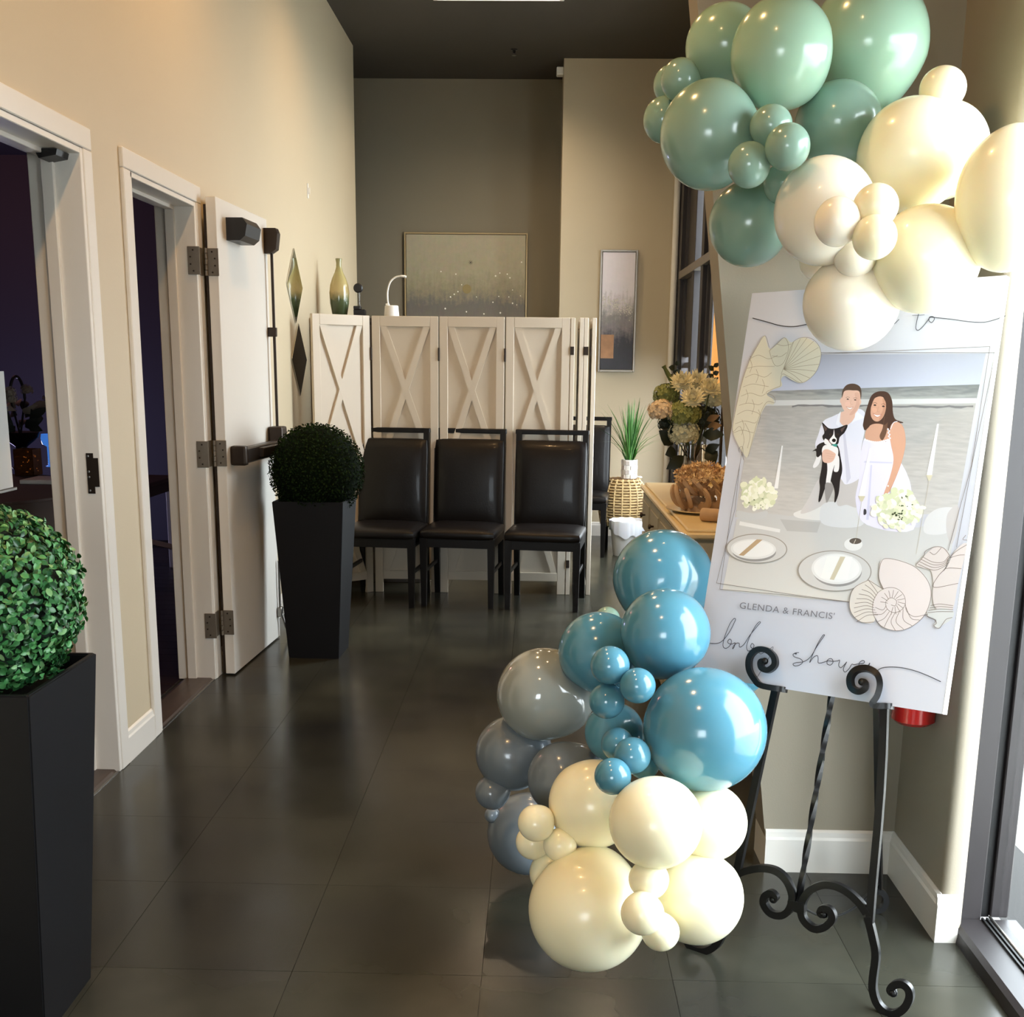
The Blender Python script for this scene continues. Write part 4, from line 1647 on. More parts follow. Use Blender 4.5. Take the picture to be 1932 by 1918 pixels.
# ================================================================== carved petal bowl of dried flowers on a plate, wooden cup
m_bwood = mat('bleached_wood', srgb(190, 158, 122), 0.5, noise=0.3, nscale=9)
m_dry = [mat('dried_flower_%d' % i, c, 0.8) for i, c in enumerate([srgb(214, 182, 136), srgb(180, 142, 100), srgb(232, 206, 160)])]
bc = at(1322, 940, 4.62)
bcx, bcy = bc.x + 0.015, 4.62
pl_ = MB()
pl_.lathe([(0, 0), (0.10, 0), (0.155, 0.012), (0.157, 0.016), (0.10, 0.006), (0, 0.006)], 48, Matrix.Translation((bcx, bcy, sz)))
o = tag(pl_.build('plate', mat('cream_plate', srgb(222, 206, 170), 0.3), None, 40), 'flat cream plate under the carved wooden bowl on the sideboard', 'plate')
origin(o, (bcx, bcy, sz))
bowl = thing('wooden_petal_bowl', 'carved wooden bowl of curled petals filled with dried flowers on the sideboard', 'bowl', (bcx, bcy, sz + 0.006))
rnd = random.Random(31)
for ring, (n, R0, zc, ro, lean) in enumerate(((13, 0.098, 0.056, 0.056, 0.35), (10, 0.072, 0.10, 0.052, 0.75))):
    for k in range(n):                                   # thick crescent slices leaning against each other
        a = 2 * PI * (k + 0.5 * ring) / n + rnd.uniform(-.08, .08)
        q = MB()
        sc_ = rnd.uniform(0.9, 1.1)
        a0, a1 = -2.2, 0.95
        out = [(ro * sc_ * math.cos(t), ro * sc_ * math.sin(t)) for t in [a0 + (a1 - a0) * i / 12 for i in range(13)]]
        inn = [(0.012 + ro * 0.52 * sc_ * math.cos(t), 0.006 + ro * 0.55 * sc_ * math.sin(t)) for t in [a1 + (a0 - a1) * i / 8 for i in range(9)]]
        q.prism([(x, -0.0085, z) for x, z in out + inn], (0, 0.017, 0))
        es = [e for e in q.bm.edges if abs(e.verts[0].co.y - e.verts[1].co.y) < 1e-6]
        bmesh.ops.bevel(q.bm, geom=es, offset=0.003, segments=2, affect='EDGES')
        M = Matrix.Translation((bcx + R0 * math.cos(a), bcy + R0 * math.sin(a), sz + 0.012 + zc)) @ Matrix.Rotation(a + 0.9, 4, 'Z') @ Matrix.Rotation(lean, 4, 'X')
        for v in q.bm.verts:
            v.co = M @ v.co
        q.build('petal', m_bwood, bowl, 40)
q = MB()
q.lathe([(0, 0.0), (0.085, 0.0), (0.075, 0.02), (0, 0.02)], 24, Matrix.Translation((bcx, bcy, sz + 0.0065)))
q.build('base', m_bwood, bowl)
dry = MB()
rnd = random.Random(8)
for k in range(420):
    a, rr = rnd.uniform(0, 2 * PI), 0.125 * math.sqrt(rnd.random())
    z = sz + 0.135 + 0.055 * (1 - (rr / 0.14) ** 2) + rnd.uniform(-.03, .012)
    p = Vector((bcx + rr * math.cos(a), bcy + rr * math.sin(a), z))
    d = Vector((math.cos(a) * rnd.uniform(-.3, 1), math.sin(a) * rnd.uniform(-.3, 1), rnd.uniform(.2, 1))).normalized()
    X = d.orthogonal().normalized()
    Yv = d.cross(X)
    dry.mi = rnd.choice((0, 0, 1, 2))
    for j in range(5):
        b = 2 * PI * j / 5 + rnd.random()
        u = X * math.cos(b) + Yv * math.sin(b)
        v = d.cross(u)
        f = rnd.uniform(0.008, 0.015)
        dry.poly([p, p + u * f * .6 + v * f * .3 + d * f * .5, p + u * f + d * f * .9, p + u * f * .6 - v * f * .3 + d * f * .5])
dr = dry.build('dried_flowers', m_dry, bowl)
dr['kind'] = 'stuff'
cupp = at(1345, 970, 4.30)
q = MB()
M = Matrix.Translation((cupp.x, 4.30, sz + 0.027)) @ Matrix.Rotation(-0.5, 4, 'Z') @ Matrix.Rotation(PI / 2, 4, 'Y')
q.lathe([(0, -0.045), (0.024, -0.045), (0.026, -0.04), (0.026, 0.045), (0.022, 0.045), (0.02, -0.035), (0, -0.035)], 24, M)
o = tag(q.build('wooden_cup', m_bwood, None, 40), 'small wooden cup lying on its side at the front of the sideboard', 'cup')
origin(o, (cupp.x, 4.30, sz))

# guessed floor lamp, added so its amber shade gives the orange sliver of light
le = at(1345, 650, 6.05)
lx, ly = le.x + 0.07, 6.06
fl2 = thing('added_floor_lamp', 'added floor lamp with glowing amber shade just visible left of the slanting pier', 'floor lamp', (lx, ly, 0))
q = MB()
q.lathe([(0, 0), (0.125, 0), (0.125, 0.012), (0.02, 0.022), (0, 0.022)], 32, Matrix.Translation((lx, ly, 0)))
q.build('base', m_bronze, fl2, 40)
q = MB()
q.tube([(lx, ly, 0.018), (lx, ly, 1.40)], 0.009, 10)
q.build('pole', m_bronze, fl2, True)
q = MB()
q.lathe([(0.074, 1.33), (0.068, 1.80), (0.066, 1.80), (0.072, 1.33)], 32, Matrix.Translation((lx, ly, 0)), cap=False)
q.lathe([(0, 1.395), (0.071, 1.395), (0.071, 1.40), (0, 1.40)], 32, Matrix.Translation((lx, ly, 0)))
q.build('lamp_shade', mat('amber_lamp_shade', srgb(226, 160, 80), 0.6, emit=(1.0, 0.52, 0.16, 1), estr=0.55), fl2, 40)

# ================================================================== balloons: every balloon a thing of its own (skin + tied knot)
def latex(name, col, rough=0.2, sub=0.25, coat=0.25):
    return mat(name, col, rough, noise=0.03, nscale=3, sub=sub, coat=coat)


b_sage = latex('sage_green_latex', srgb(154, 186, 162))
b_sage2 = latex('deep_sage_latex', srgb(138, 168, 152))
b_blue = latex('dusty_blue_latex', srgb(82, 137, 158), 0.16)
b_grey = latex('slate_grey_latex', srgb(112, 122, 130), 0.2)
b_smoke = latex('smoky_grey_latex', srgb(150, 156, 152), 0.1, 0.15, 0.6)
b_cream = latex('cream_latex', srgb(253, 245, 212), 0.26, 0.35, 0.15)
b_ivory = latex('ivory_latex', srgb(250, 240, 222), 0.26, 0.35, 0.15)
N_SKIN = {}


def skin(level):
    """teardrop: round crown up at +z, drawn into a neck at -z, radius 1"""
    if level in N_SKIN:
        return N_SKIN[level]
    seg, n = level
    prof = []
    for i in range(n + 1):
        a = PI * i / n
        z = math.cos(a)
        r = math.sin(a)
        if z < -0.2:
            k = (-z - 0.2) / 0.8
            r *= 1 - 0.10 * k
            z -= 0.10 * k ** 3
        prof.append((max(r, 0.0), z))
    prof = [(0 if i in (0, n) else r, z) for i, (r, z) in enumerate(prof)]
    q = MB()
    q.lathe(prof, seg)
    o = q.build('skin', b_sage, None, 80)
    k = MB()
    k.lathe([(0.03, -1.06), (0.055, -1.10), (0.04, -1.135), (0.06, -1.19), (0.05, -1.21), (0, -1.2)], 14)
    ko = k.build('knot', b_sage, None, 60)
    N_SKIN[level] = (o.data, ko.data)
    bpy.data.objects.remove(o)
    bpy.data.objects.remove(ko)
    return N_SKIN[level]


BALLS = []


def balloon(px, py, rx, Y, m_, label, group, ry=None, heart=None):
    """centre seen at (px, py), half width rx and half height ry in pixels, standing at distance Y; the knot points at heart"""
    ry = ry or rx
    c = at(px, py, Y)
    dep = (c - CAM).dot(FWD)
    r = rx * dep / F
    el = ry / rx
    me, kn = skin((48, 28))
    me = me.copy()
    me.materials.clear()
    me.materials.append(m_)
    o = bpy.data.objects.new('balloon', me)
    COL.objects.link(o)
    d = (c - Vector(heart)).normalized() if heart is not None else Vector((0, 0, 1))
    M = d.to_track_quat('Z', 'Y').to_matrix().to_4x4()
    # the stretch stays upright, whichever way the knot points
    St = Matrix.Diagonal((r, r, r * el, 1))
    o.matrix_world = Matrix.Translation(c) @ St @ M
    me.transform(St.to_3x3().to_4x4() @ M)
    o.matrix_world = Matrix.Translation(c)
    tag(o, label, 'balloon', group)
    k2 = kn.copy()
    k2.materials.clear()
    k2.materials.append(m_)
    k2.transform(St @ M)
    ko = bpy.data.objects.new('knot', k2)
    COL.objects.link(ko)
    ko.parent = o
    BALLS.append((label, c, r, r * el))
    return o


GL = 'balloons of the lower garland'
GU = 'balloons of the upper garland'
HL = (0.24, 2.62, 0.55)
HU = (0.75, 2.80, 1.95)
low = [
    (1251, 1093, 95, 2.93, b_blue, 'topmost blue balloon of the lower cluster, tucked behind the sign edge'),
    (1255, 1194, 85, 2.56, b_blue, 'round blue balloon overlapping the left edge of the sign, second from the top'),
    (1130, 1230, 77, 2.66, b_blue, 'blue balloon on the left shoulder of the lower cluster, touching the smoky grey one'),
    (1026, 1310, 89, 2.72, b_smoke, 'large smoky see-through grey balloon, highest of the grey ones'),
    (968, 1420, 71, 2.74, b_grey, 'slate grey balloon at the far left below the smoky one'),
    (929.5, 1494, 33, 2.70, b_grey, 'small slate grey balloon sticking out furthest left'),
    (1066, 1468, 71, 2.60, b_grey, 'slate grey balloon between the other grey ones and the cream ones'),
    (997, 1571, 78, 2.925, b_grey, 'lowest slate grey balloon, just above the floor'),
    (929, 1537, 15, 2.90, b_grey, 'tiny sliver of grey balloon behind the lowest grey one'),
    (1119, 1515, 84, 2.42, b_cream, 'cream balloon under the small blue trio, left of the brightest ones'),
    (1012, 1552, 35, 2.36, b_cream, 'small round cream balloon at the far left of the cream ones'),
    (1006, 1588, 33, 2.44, b_cream, 'small cream balloon just under the far left cream one'),
    (1057, 1593, 32, 2.36, b_cream, 'small cream balloon resting on top of the biggest cream balloon'),
    (1042, 1646, 43, 2.43, b_cream, 'half hidden cream balloon behind the left of the biggest cream balloon'),
    (1110, 1715, 113, 2.305, b_cream, 'biggest cream balloon resting on the floor in front'),
    (1237, 1550, 88, 2.22, b_cream, 'bright cream balloon directly under the large blue balloon'),
    (1336, 1550, 73, 2.36, b_cream, 'bright cream balloon at the upper right by the left leg of the easel'),
    (1313, 1690, 89, 2.31, b_cream, 'bright cream balloon at the lower right above the scrolled easel foot'),
    (1212, 1722, 41, 2.135, b_cream, 'small cream balloon in front between the two big low cream ones'),
    (1246, 1757, 36, 2.17, b_cream, 'lowest small cream balloon hanging between the two big low ones'),
    (1224, 1658, 38, 2.19, b_cream, 'small cream balloon in the middle of the cream ones'),
    (1328, 1375, 117, 2.40, b_blue, 'largest blue balloon, in front of the easel at the right'),
    (1151, 1255, 37, 2.40, b_blue, 'small blue balloon, upper left of the small trio'),
    (1203, 1293, 34, 2.36, b_blue, 'small blue balloon, right one of the small trio'),
    (1145, 1322, 34, 2.40, b_blue, 'small blue balloon, lower left of the small trio'),
    (1160, 1382, 57, 2.56, b_blue, 'shaded blue balloon behind the small trio'),
    (1165, 1403, 31, 2.38, b_blue, 'small blue balloon half hidden behind the lower pair'),
    (1193, 1425, 35, 2.32, b_blue, 'small blue balloon, right one of the lower pair'),
    (1156, 1464, 35, 2.27, b_blue, 'small blue balloon, lower one of the pair, over the cream'),
    (1215, 1440, 30, 2.44, b_blue, 'dark blue balloon deep in the gap above the cream ones'),
    (1398, 1262, 48, 2.80, b_blue, 'blue balloon behind the lower edge of the sign, only its corner showing'),
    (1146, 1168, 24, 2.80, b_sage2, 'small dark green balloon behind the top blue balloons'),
]
for (px, py, r, Y, m_, lb) in low:
    balloon(px, py, r, Y, m_, lb, GL, heart=HL)
up = [
    (1475, 102, 95, 2.58, b_sage, 'green balloon in the top centre of the upper cluster', 103),
    (1369, 88, 75, 2.74, b_sage, 'green balloon at the top left behind the top centre one', 76),
    (1638, 84, 110, 2.78, b_sage, 'largest green balloon at the top right, behind the others', 121),
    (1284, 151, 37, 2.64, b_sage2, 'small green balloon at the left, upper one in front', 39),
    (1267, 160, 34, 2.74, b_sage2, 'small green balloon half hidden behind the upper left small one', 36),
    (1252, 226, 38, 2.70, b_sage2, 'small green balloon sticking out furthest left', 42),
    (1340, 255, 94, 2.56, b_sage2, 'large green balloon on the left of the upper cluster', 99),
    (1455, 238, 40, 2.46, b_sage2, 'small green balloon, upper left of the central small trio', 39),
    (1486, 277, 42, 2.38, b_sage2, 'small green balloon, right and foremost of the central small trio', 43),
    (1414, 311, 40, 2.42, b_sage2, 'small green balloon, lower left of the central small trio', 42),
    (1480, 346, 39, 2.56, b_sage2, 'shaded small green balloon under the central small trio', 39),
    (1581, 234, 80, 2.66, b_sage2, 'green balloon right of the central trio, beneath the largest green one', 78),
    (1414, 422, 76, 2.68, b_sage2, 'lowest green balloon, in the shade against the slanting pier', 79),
    (1722, 293, 103, 2.52, b_cream, 'big bright cream balloon at the upper right of the cream ones', 104),
    (1776, 284, 86, 2.70, b_cream, 'bright cream balloon just behind the big upper right one', 90),
    (1778, 168, 43, 2.54, b_cream, 'small cream balloon on top at the right', 41),
    (1720, 215, 32, 2.70, b_cream, 'sliver of pale balloon behind the big upper right cream one', 30),
    (1556, 398, 94, 2.46, b_ivory, 'ivory balloon at the left of the cream ones, below the green trio', 100),
    (1580, 418, 43, 2.30, b_ivory, 'small ivory balloon in front of the left ivory one', 46),
    (1652, 389, 42, 2.30, b_cream, 'small cream balloon, upper one of the middle pair', 42),
    (1650, 447, 41, 2.27, b_cream, 'small cream balloon, lower one of the middle pair', 42),
    (1746, 488, 100, 2.42, b_cream, 'big cream balloon above the word on the sign', 101),
    (1606, 570, 89, 2.50, b_ivory, 'lowest ivory balloon, overlapping the top of the sign', 90),
    (1905, 375, 100, 2.33, b_cream, 'glaring cream balloon cut off by the right edge', 134),
    (1545, 492, 36, 2.66, b_ivory, 'small ivory balloon behind and below the left ivory one', 36),
    (1614, 480, 41, 2.42, b_ivory, 'small ivory balloon between the left and the lowest ivory ones', 42),
]
for (px, py, r, Y, m_, lb, ry) in up:
    balloon(px, py, r, Y, m_, lb, GU, ry, heart=HU)
# clear fishing line and hook that carry the upper garland
q = MB()
q.tube([(0.60, 2.86, 2.32), (0.60, 3.035, 2.62)], 0.0012, 5)
ln = q.build('garland_line', mat('clear_nylon', srgb(215, 215, 210), 0.3))
tag(ln, 'thin clear line tying the upper balloons to the wall', 'line')

# ================================================================== the sign (foam board with a flat print)
TL, TR, BR, BL = Vector((0.546, 2.947, 1.620)), Vector((1.037, 2.586, 1.640)), Vector((0.884, 2.355, 0.699)), Vector((0.392, 2.716, 0.678))
SC = (TL + TR + BR + BL) / 4
SU = ((TR - TL) + (BR - BL)).normalized()
SV = ((BL - TL) + (BR - TR))
SV = (SV - SU * SV.dot(SU)).normalized()
SN = SU.cross(SV).normalized() * 1.0
if SN.y > 0:
    SN = -SN
SW, SH = 0.61, 0.982
S0 = SC - SU * SW / 2 - SV * SH / 2           # top left corner of the printed face
sign = thing('welcome_sign', 'white baby shower sign with a printed beach photograph leaning on the black easel', 'sign', tuple(S0 + SV * SH + SU * SW / 2))
m_board = mat('white_foam_board', srgb(198, 200, 210), 0.45)
q = MB()
P = [S0, S0 + SU * SW, S0 + SU * SW + SV * SH, S0 + SV * SH]
q.prism(P, -SN * 0.006)
q.build('board', m_board, sign)
# laminate sheet, folded over the right edge as a bright strip
q = MB()
e = SU * 0.0155
q.prism([S0 + SU * SW + SN * 0.0004, S0 + SU * SW + SV * SH + SN * 0.0004, S0 + SU * SW + SV * SH - SN * 0.014 + e * 0.3, S0 + SU * SW - SN * 0.014 + e * 0.3], SU * 0.0012)
q.build('edge_strip', m_white, sign)


def sp(px, py, lift=0.0):
    """a point of the print: where the photograph shows it, on the board's face"""
    return atplane(px, py, S0 + SN * lift, SN)


def A_(x, y):
    return (1320 + x / 3.157, 500 + y / 3.157)


def B_(x, y):
    return (1320 + x / 3.157, 900 + y / 3.157)


def P_(x, y):
    return (1500 + x / 5.329, 680 + y / 5.329)


LAYER = [0.0003]


def ink(r, g, b, name=None, rough=0.4):
    return mat(name or 'ink_%d_%d_%d' % (r, g, b), srgb(r, g, b), rough)


class Print:
    """flat printed shapes, each a hair above the one before"""

    def __init__(self):
        self.mb = MB()
        self.mats = []

    def use(self, m_):
        if m_ not in self.mats:
            self.mats.append(m_)
        self.mb.mi = self.mats.index(m_)
        LAYER[0] += 0.000004

    def shape(self, m_, pts, T=A_):
        self.use(m_)
        self.mb.poly([sp(*T(*p), LAYER[0]) for p in pts])

    def blob(self, m_, pts, T=A_, n=5):
        """closed smooth outline"""
        self.use(m_)
        v = [Vector((p[0], p[1], 0)) for p in pts]
        k = len(v)
        out = []
        for i in range(k):
            a, b, c, d = v[i - 1], v[i], v[(i + 1) % k], v[(i + 2) % k]
            for j in range(n):
                t = j / n
                out.append(0.5 * ((2 * b) + (c - a) * t + (2 * a - 5 * b + 4 * c - d) * t * t + (3 * b - a - 3 * c + d) * t ** 3))
        self.mb.poly([sp(*T(p.x, p.y), LAYER[0]) for p in out])

    def oval(self, m_, c, rx, ry, T=A_, rot=0, n=28):
        self.use(m_)
        cr, sr = math.cos(rot), math.sin(rot)
        self.mb.poly([sp(*T(c[0] + rx * math.cos(a) * cr - ry * math.sin(a) * sr, c[1] + rx * math.cos(a) * sr + ry * math.sin(a) * cr), LAYER[0]) for a in [2 * PI * i / n for i in range(n)]])

    def line(self, m_, pts, w, T=A_, curve=True, n=5):
        """pen stroke of width w in metres (number or list)"""
        self.use(m_)
        v = [sp(*T(*p), LAYER[0]) for p in pts]
        ws = w if isinstance(w, (list, tuple)) else None
        if curve and len(v) > 2:
            v2 = smooth_path(v, n)
        else:
            v2 = v
        m = len(v2)
        L, R = [], []
        for i, p in enumerate(v2):
            t = (v2[min(i + 1, m - 1)] - v2[max(i - 1, 0)])
            t = t.normalized() if t.length > 1e-9 else SU
            s = t.cross(SN)
            ww = (w if ws is None else ws[min(len(ws) - 1, i * len(ws) // m)]) / 2
            L.append(self.mb.bm.verts.new(p + s * ww))
            R.append(self.mb.bm.verts.new(p - s * ww))
        fs = []
        for i in range(m - 1):
            fs.append(self.mb.bm.faces.new((L[i], L[i + 1], R[i + 1], R[i])))
        self.mb._mark(fs)

    def done(self, name):
        o = self.mb.build(name, self.mats, sign)
        return o


# --- the printed photograph: sky, sea, surf, sand
def vgrad(name, c0, c1, z0, z1, rip=None):
    M = bpy.data.materials.new(name)
    M.use_nodes = True
    nt = M.node_tree
    b = nt.nodes['Principled BSDF']
    b.inputs['Roughness'].default_value = 0.4
    tc = nt.nodes.new('ShaderNodeTexCoord')
    s = nt.nodes.new('ShaderNodeSeparateXYZ')
    nt.links.new(tc.outputs['Object'], s.inputs[0])
    mr = nt.nodes.new('ShaderNodeMapRange')
    mr.inputs[1].default_value = z0
    mr.inputs[2].default_value = z1
    nt.links.new(s.outputs[2], mr.inputs[0])
    r = nt.nodes.new('ShaderNodeMix')
    r.data_type = 'RGBA'
    r.inputs[6].default_value = c0
    r.inputs[7].default_value = c1
    if rip:
        mp = nt.nodes.new('ShaderNodeMapping')
        mp.inputs['Scale'].default_value = (rip, rip, rip * 7)
        nt.links.new(tc.outputs['Object'], mp.inputs[0])
        n = nt.nodes.new('ShaderNodeTexNoise')
        n.inputs['Scale'].default_value = 4
        n.inputs['Detail'].default_value = 6
        nt.links.new(mp.outputs[0], n.inputs[0])
        ad = nt.nodes.new('ShaderNodeMath')
        ad.operation = 'MULTIPLY_ADD'
        ad.inputs[1].default_value = 1.6
        nt.links.new(n.outputs[0], ad.inputs[0])
        sb = nt.nodes.new('ShaderNodeMath')
        sb.operation = 'SUBTRACT'
        nt.links.new(mr.outputs[0], sb.inputs[0])
        sb.inputs[1].default_value = 0.8
        nt.links.new(sb.outputs[0], ad.inputs[2])
        cl = nt.nodes.new('ShaderNodeClamp')
        nt.links.new(ad.outputs[0], cl.inputs[0])
        nt.links.new(cl.outputs[0], r.inputs[0])
    else:
        nt.links.new(mr.outputs[0], r.inputs[0])
    nt.links.new(r.outputs[2], b.inputs['Base Color'])
    return M


zb = sign.location.z
zsky0, zsky1 = sp(*A_(1000, 720)).z - zb, sp(*A_(1000, 530)).z - zb
g = Print()
g.shape(vgrad('print_sky', srgb(186, 192, 212), srgb(160, 164, 180), zsky0, zsky1), [(367, 536), (1705, 527), (1668, 712), (336, 752)])
g.done('printed_sky')
g = Print()
g.shape(vgrad('print_sea', srgb(168, 170, 170), srgb(118, 122, 124), sp(*A_(1000, 800)).z - zb, sp(*A_(1000, 725)).z - zb, 6), [(336, 752), (1668, 710), (1650, 800), (322, 818)])
g.shape(ink(206, 208, 210), [(322, 806), (1650, 792), (1644, 828), (318, 845)])
g.shape(vgrad('print_sand', srgb(196, 194, 192), srgb(170, 169, 168), sp(*A_(1000, 1500)).z - zb, sp(*A_(1000, 850)).z - zb, 6), [(316, 838), (1646, 822), (1530, 1480), (212, 1500)])
rnd = random.Random(4)
pts = [(550, 838)] + [(550 + k * 36, 832 + rnd.uniform(-4, 3) + k * 0.2) for k in range(1, 31)]
pts2 = [(x, y + rnd.uniform(7, 16)) for x, y in reversed(pts)]
g.shape(ink(120, 120, 122), pts + pts2)
g.done('printed_beach')
# --- table with white cloth, chairs, flowers, candles
cloth = ink(206, 206, 204)
cloth2 = ink(222, 222, 222)
clothd = ink(184, 184, 184)
g = Print()
g.shape(vgrad('print_cloth', srgb(216, 214, 210), srgb(196, 197, 198), sp(*B_(600, 720)).z - zb, sp(*B_(600, 230)).z - zb), [(222, 250), (400, 215), (700, 250), (1300, 300), (1530, 240), (1480, 560), (1400, 800), (890, 742), (600, 720), (136, 672)], B_)
g.blob(cloth2, [(560, 215), (640, 175), (700, 80), (730, 150), (760, 250), (600, 245)], B_)          # draped cloth
g.blob(ink(214, 216, 220), [(735, 160), (850, 148), (960, 172), (975, 280), (850, 300), (725, 270)], B_)   # chair back
g.blob(ink(210, 210, 212), [(1345, 250), (1400, 195), (1480, 178), (1540, 200), (1520, 300), (1440, 340), (1340, 330)], B_)
g.blob(ink(196, 192, 192), [(1478, 215), (1540, 170), (1535, 300), (1500, 400), (1470, 320)], B_)
g.shape(clothd, [(480, 250), (720, 268), (700, 330), (520, 320)], B_)
g.shape(ink(228, 228, 228), [(240, 262), (480, 310), (478, 330), (235, 285)], B_)
g.blob(ink(198, 200, 202), [(225, 200), (320, 215), (400, 200), (390, 240), (300, 255), (230, 245)], B_)   # glass bowl
g.done('printed_table')
# --- the man
g = Print()
skin_m, skin_d = ink(226, 186, 168), ink(204, 160, 140)
shirt, shirtd = ink(226, 226, 240), ink(206, 206, 224)
g.blob(ink(198, 194, 194), [(440, 1150), (640, 1170), (640, 1460), (520, 1450), (420, 1440)], P_)            # trousers
g.blob(ink(206, 202, 202), [(240, 1190), (330, 1200), (300, 1430), (60, 1540), (140, 1380)], P_)
g.blob(shirt, [(285, 610), (380, 560), (470, 520), (590, 480), (700, 520), (700, 700), (665, 900), (670, 1150), (520, 1245), (455, 1180), (300, 1000), (205, 870), (235, 740)], P_)
g.shape(shirtd, [(480, 700), (500, 690), (560, 1180), (520, 1240)], P_)
g.blob(skin_m, [(445, 530), (600, 480), (610, 560), (540, 640), (480, 650), (440, 590)], P_)                 # neck, open collar
g.shape(ink(236, 236, 246), [(435, 540), (460, 510), (445, 660), (410, 640)], P_)
g.shape(ink(236, 236, 246), [(610, 500), (700, 575), (600, 610), (560, 640), (600, 570)], P_)
g.blob(skin_m, [(470, 360), (500, 290), (580, 270), (650, 310), (660, 400), (640, 480), (590, 545), (530, 545), (480, 480), (462, 420)], P_)
g.blob(ink(216, 172, 154), [(600, 330), (645, 330), (652, 420), (625, 490), (585, 540), (545, 545), (590, 480), (615, 420)], P_)
g.blob(ink(232, 190, 174), [(505, 420), (540, 410), (560, 440), (530, 460), (505, 450)], P_)
g.oval(skin_m, (464, 405), 12, 26, P_)
g.oval(skin_m, (655, 415), 10, 24, P_)
g.blob(ink(84, 66, 56), [(470, 375), (478, 300), (520, 245), (590, 232), (650, 260), (668, 320), (660, 390), (645, 310), (580, 300), (530, 298), (495, 310), (480, 350)], P_)
for x in (530, 605):
    g.oval(ink(70, 54, 48), (x, 388 + (x - 530) * .1), 12, 6, P_, 0.1)
    g.line(ink(96, 72, 60), [(x - 20, 372 + (x - 530) * .1), (x, 366 + (x - 530) * .1), (x + 20, 372 + (x - 530) * .1)], 0.0007, P_)
g.line(skin_d, [(565, 395), (556, 435), (580, 440)], 0.0006, P_)
g.blob(ink(244, 238, 236), [(518, 468), (550, 476), (580, 470), (552, 490)], P_, 3)
g.line(ink(178, 104, 96), [(512, 462), (548, 474), (588, 466)], 0.0007, P_)
g.line(ink(178, 104, 96), [(518, 470), (550, 494), (582, 472)], 0.0005, P_)
g.done('printed_man')
# --- the woman
g = Print()
dress, dressd = ink(226, 224, 246), ink(206, 206, 232)
hair, hairl = ink(74, 52, 44), ink(108, 78, 62)
wsk, wskd = ink(212, 164, 140), ink(190, 138, 114)
g.blob(dress, [(700, 780), (780, 820), (950, 790), (990, 900), (1080, 1050), (1130, 1150), (1170, 1300), (1190, 1700), (720, 1650), (610, 1420), (640, 1200), (660, 950)], P_)
g.shape(dressd, [(700, 1010), (980, 1020), (975, 1035), (690, 1025)], P_)
g.shape(dressd, [(760, 1050), (775, 1050), (740, 1600), (715, 1600)], P_)
g.blob(hair, [(840, 310), (930, 320), (975, 400), (985, 520), (1010, 590), (1090, 625), (980, 650), (930, 800), (870, 800), (700, 690), (690, 600), (730, 450), (770, 350)], P_)
g.blob(wsk, [(720, 690), (780, 640), (870, 640), (940, 690), (950, 790), (860, 825), (770, 820), (705, 780)], P_)
g.blob(ink(196, 146, 120), [(1060, 640), (1098, 695), (1112, 830), (1078, 1000), (1012, 1182), (940, 1335), (990, 1180), (1050, 1000), (1080, 830)], P_)
g.blob(wsk, [(970, 640), (1040, 620), (1095, 690), (1110, 830), (1075, 1000), (1010, 1180), (930, 1340), (900, 1360), (895, 1330), (950, 1180), (990, 1000), (965, 850), (950, 740)], P_)
g.blob(wsk, [(770, 430), (800, 380), (860, 360), (905, 390), (915, 470), (890, 560), (840, 610), (790, 600), (760, 540)], P_)
g.blob(hair, [(850, 330), (800, 380), (770, 450), (740, 560), (760, 640), (700, 700), (690, 620), (730, 450), (780, 350)], P_)
g.blob(hairl, [(900, 560), (930, 600), (920, 720), (880, 800), (850, 760), (880, 680)], P_)
g.blob(hair, [(880, 350), (950, 400), (975, 520), (930, 620), (890, 640), (915, 500), (905, 410)], P_)
g.blob(ink(198, 148, 124), [(880, 380), (912, 420), (910, 490), (880, 570), (840, 605), (860, 550), (885, 480)], P_)
g.blob(ink(222, 172, 148), [(778, 480), (810, 475), (825, 500), (800, 525), (780, 510)], P_)
for x, y in ((803, 448), (888, 460)):
    g.oval(ink(48, 36, 34), (x, y), 14, 8, P_, 0.1)
    g.line(ink(84, 58, 48), [(x - 22, y - 18), (x, y - 26), (x + 22, y - 16)], 0.0008, P_)
g.line(wskd, [(840, 460), (828, 510), (850, 514)], 0.0006, P_)
g.blob(ink(248, 242, 240), [(790, 538), (830, 548), (862, 546), (826, 566)], P_, 3)
g.line(ink(182, 92, 88), [(784, 534), (826, 546), (868, 542)], 0.0008, P_)
g.line(ink(182, 92, 88), [(788, 540), (824, 570), (864, 546)], 0.0006, P_)
for k in range(12):
    g.oval(ink(238, 236, 248), (705 + k * 21, 795 + 26 * math.sin(PI * k / 11)), 13, 9, P_)
for k in range(7):
    g.oval(ink(238, 236, 248), (935 + (k % 2) * 10 + k * 2, 690 + k * 18), 9, 9, P_)
g.line(ink(238, 236, 248), [(960, 690), (990, 625), (1030, 612)], 0.0016, P_)
g.oval(ink(240, 236, 230), (935, 1260), 9, 9, P_)
g.blob(ink(60, 60, 68), [(692, 1495), (715, 1500), (716, 1540), (690, 1550)], P_)
g.done('printed_woman')
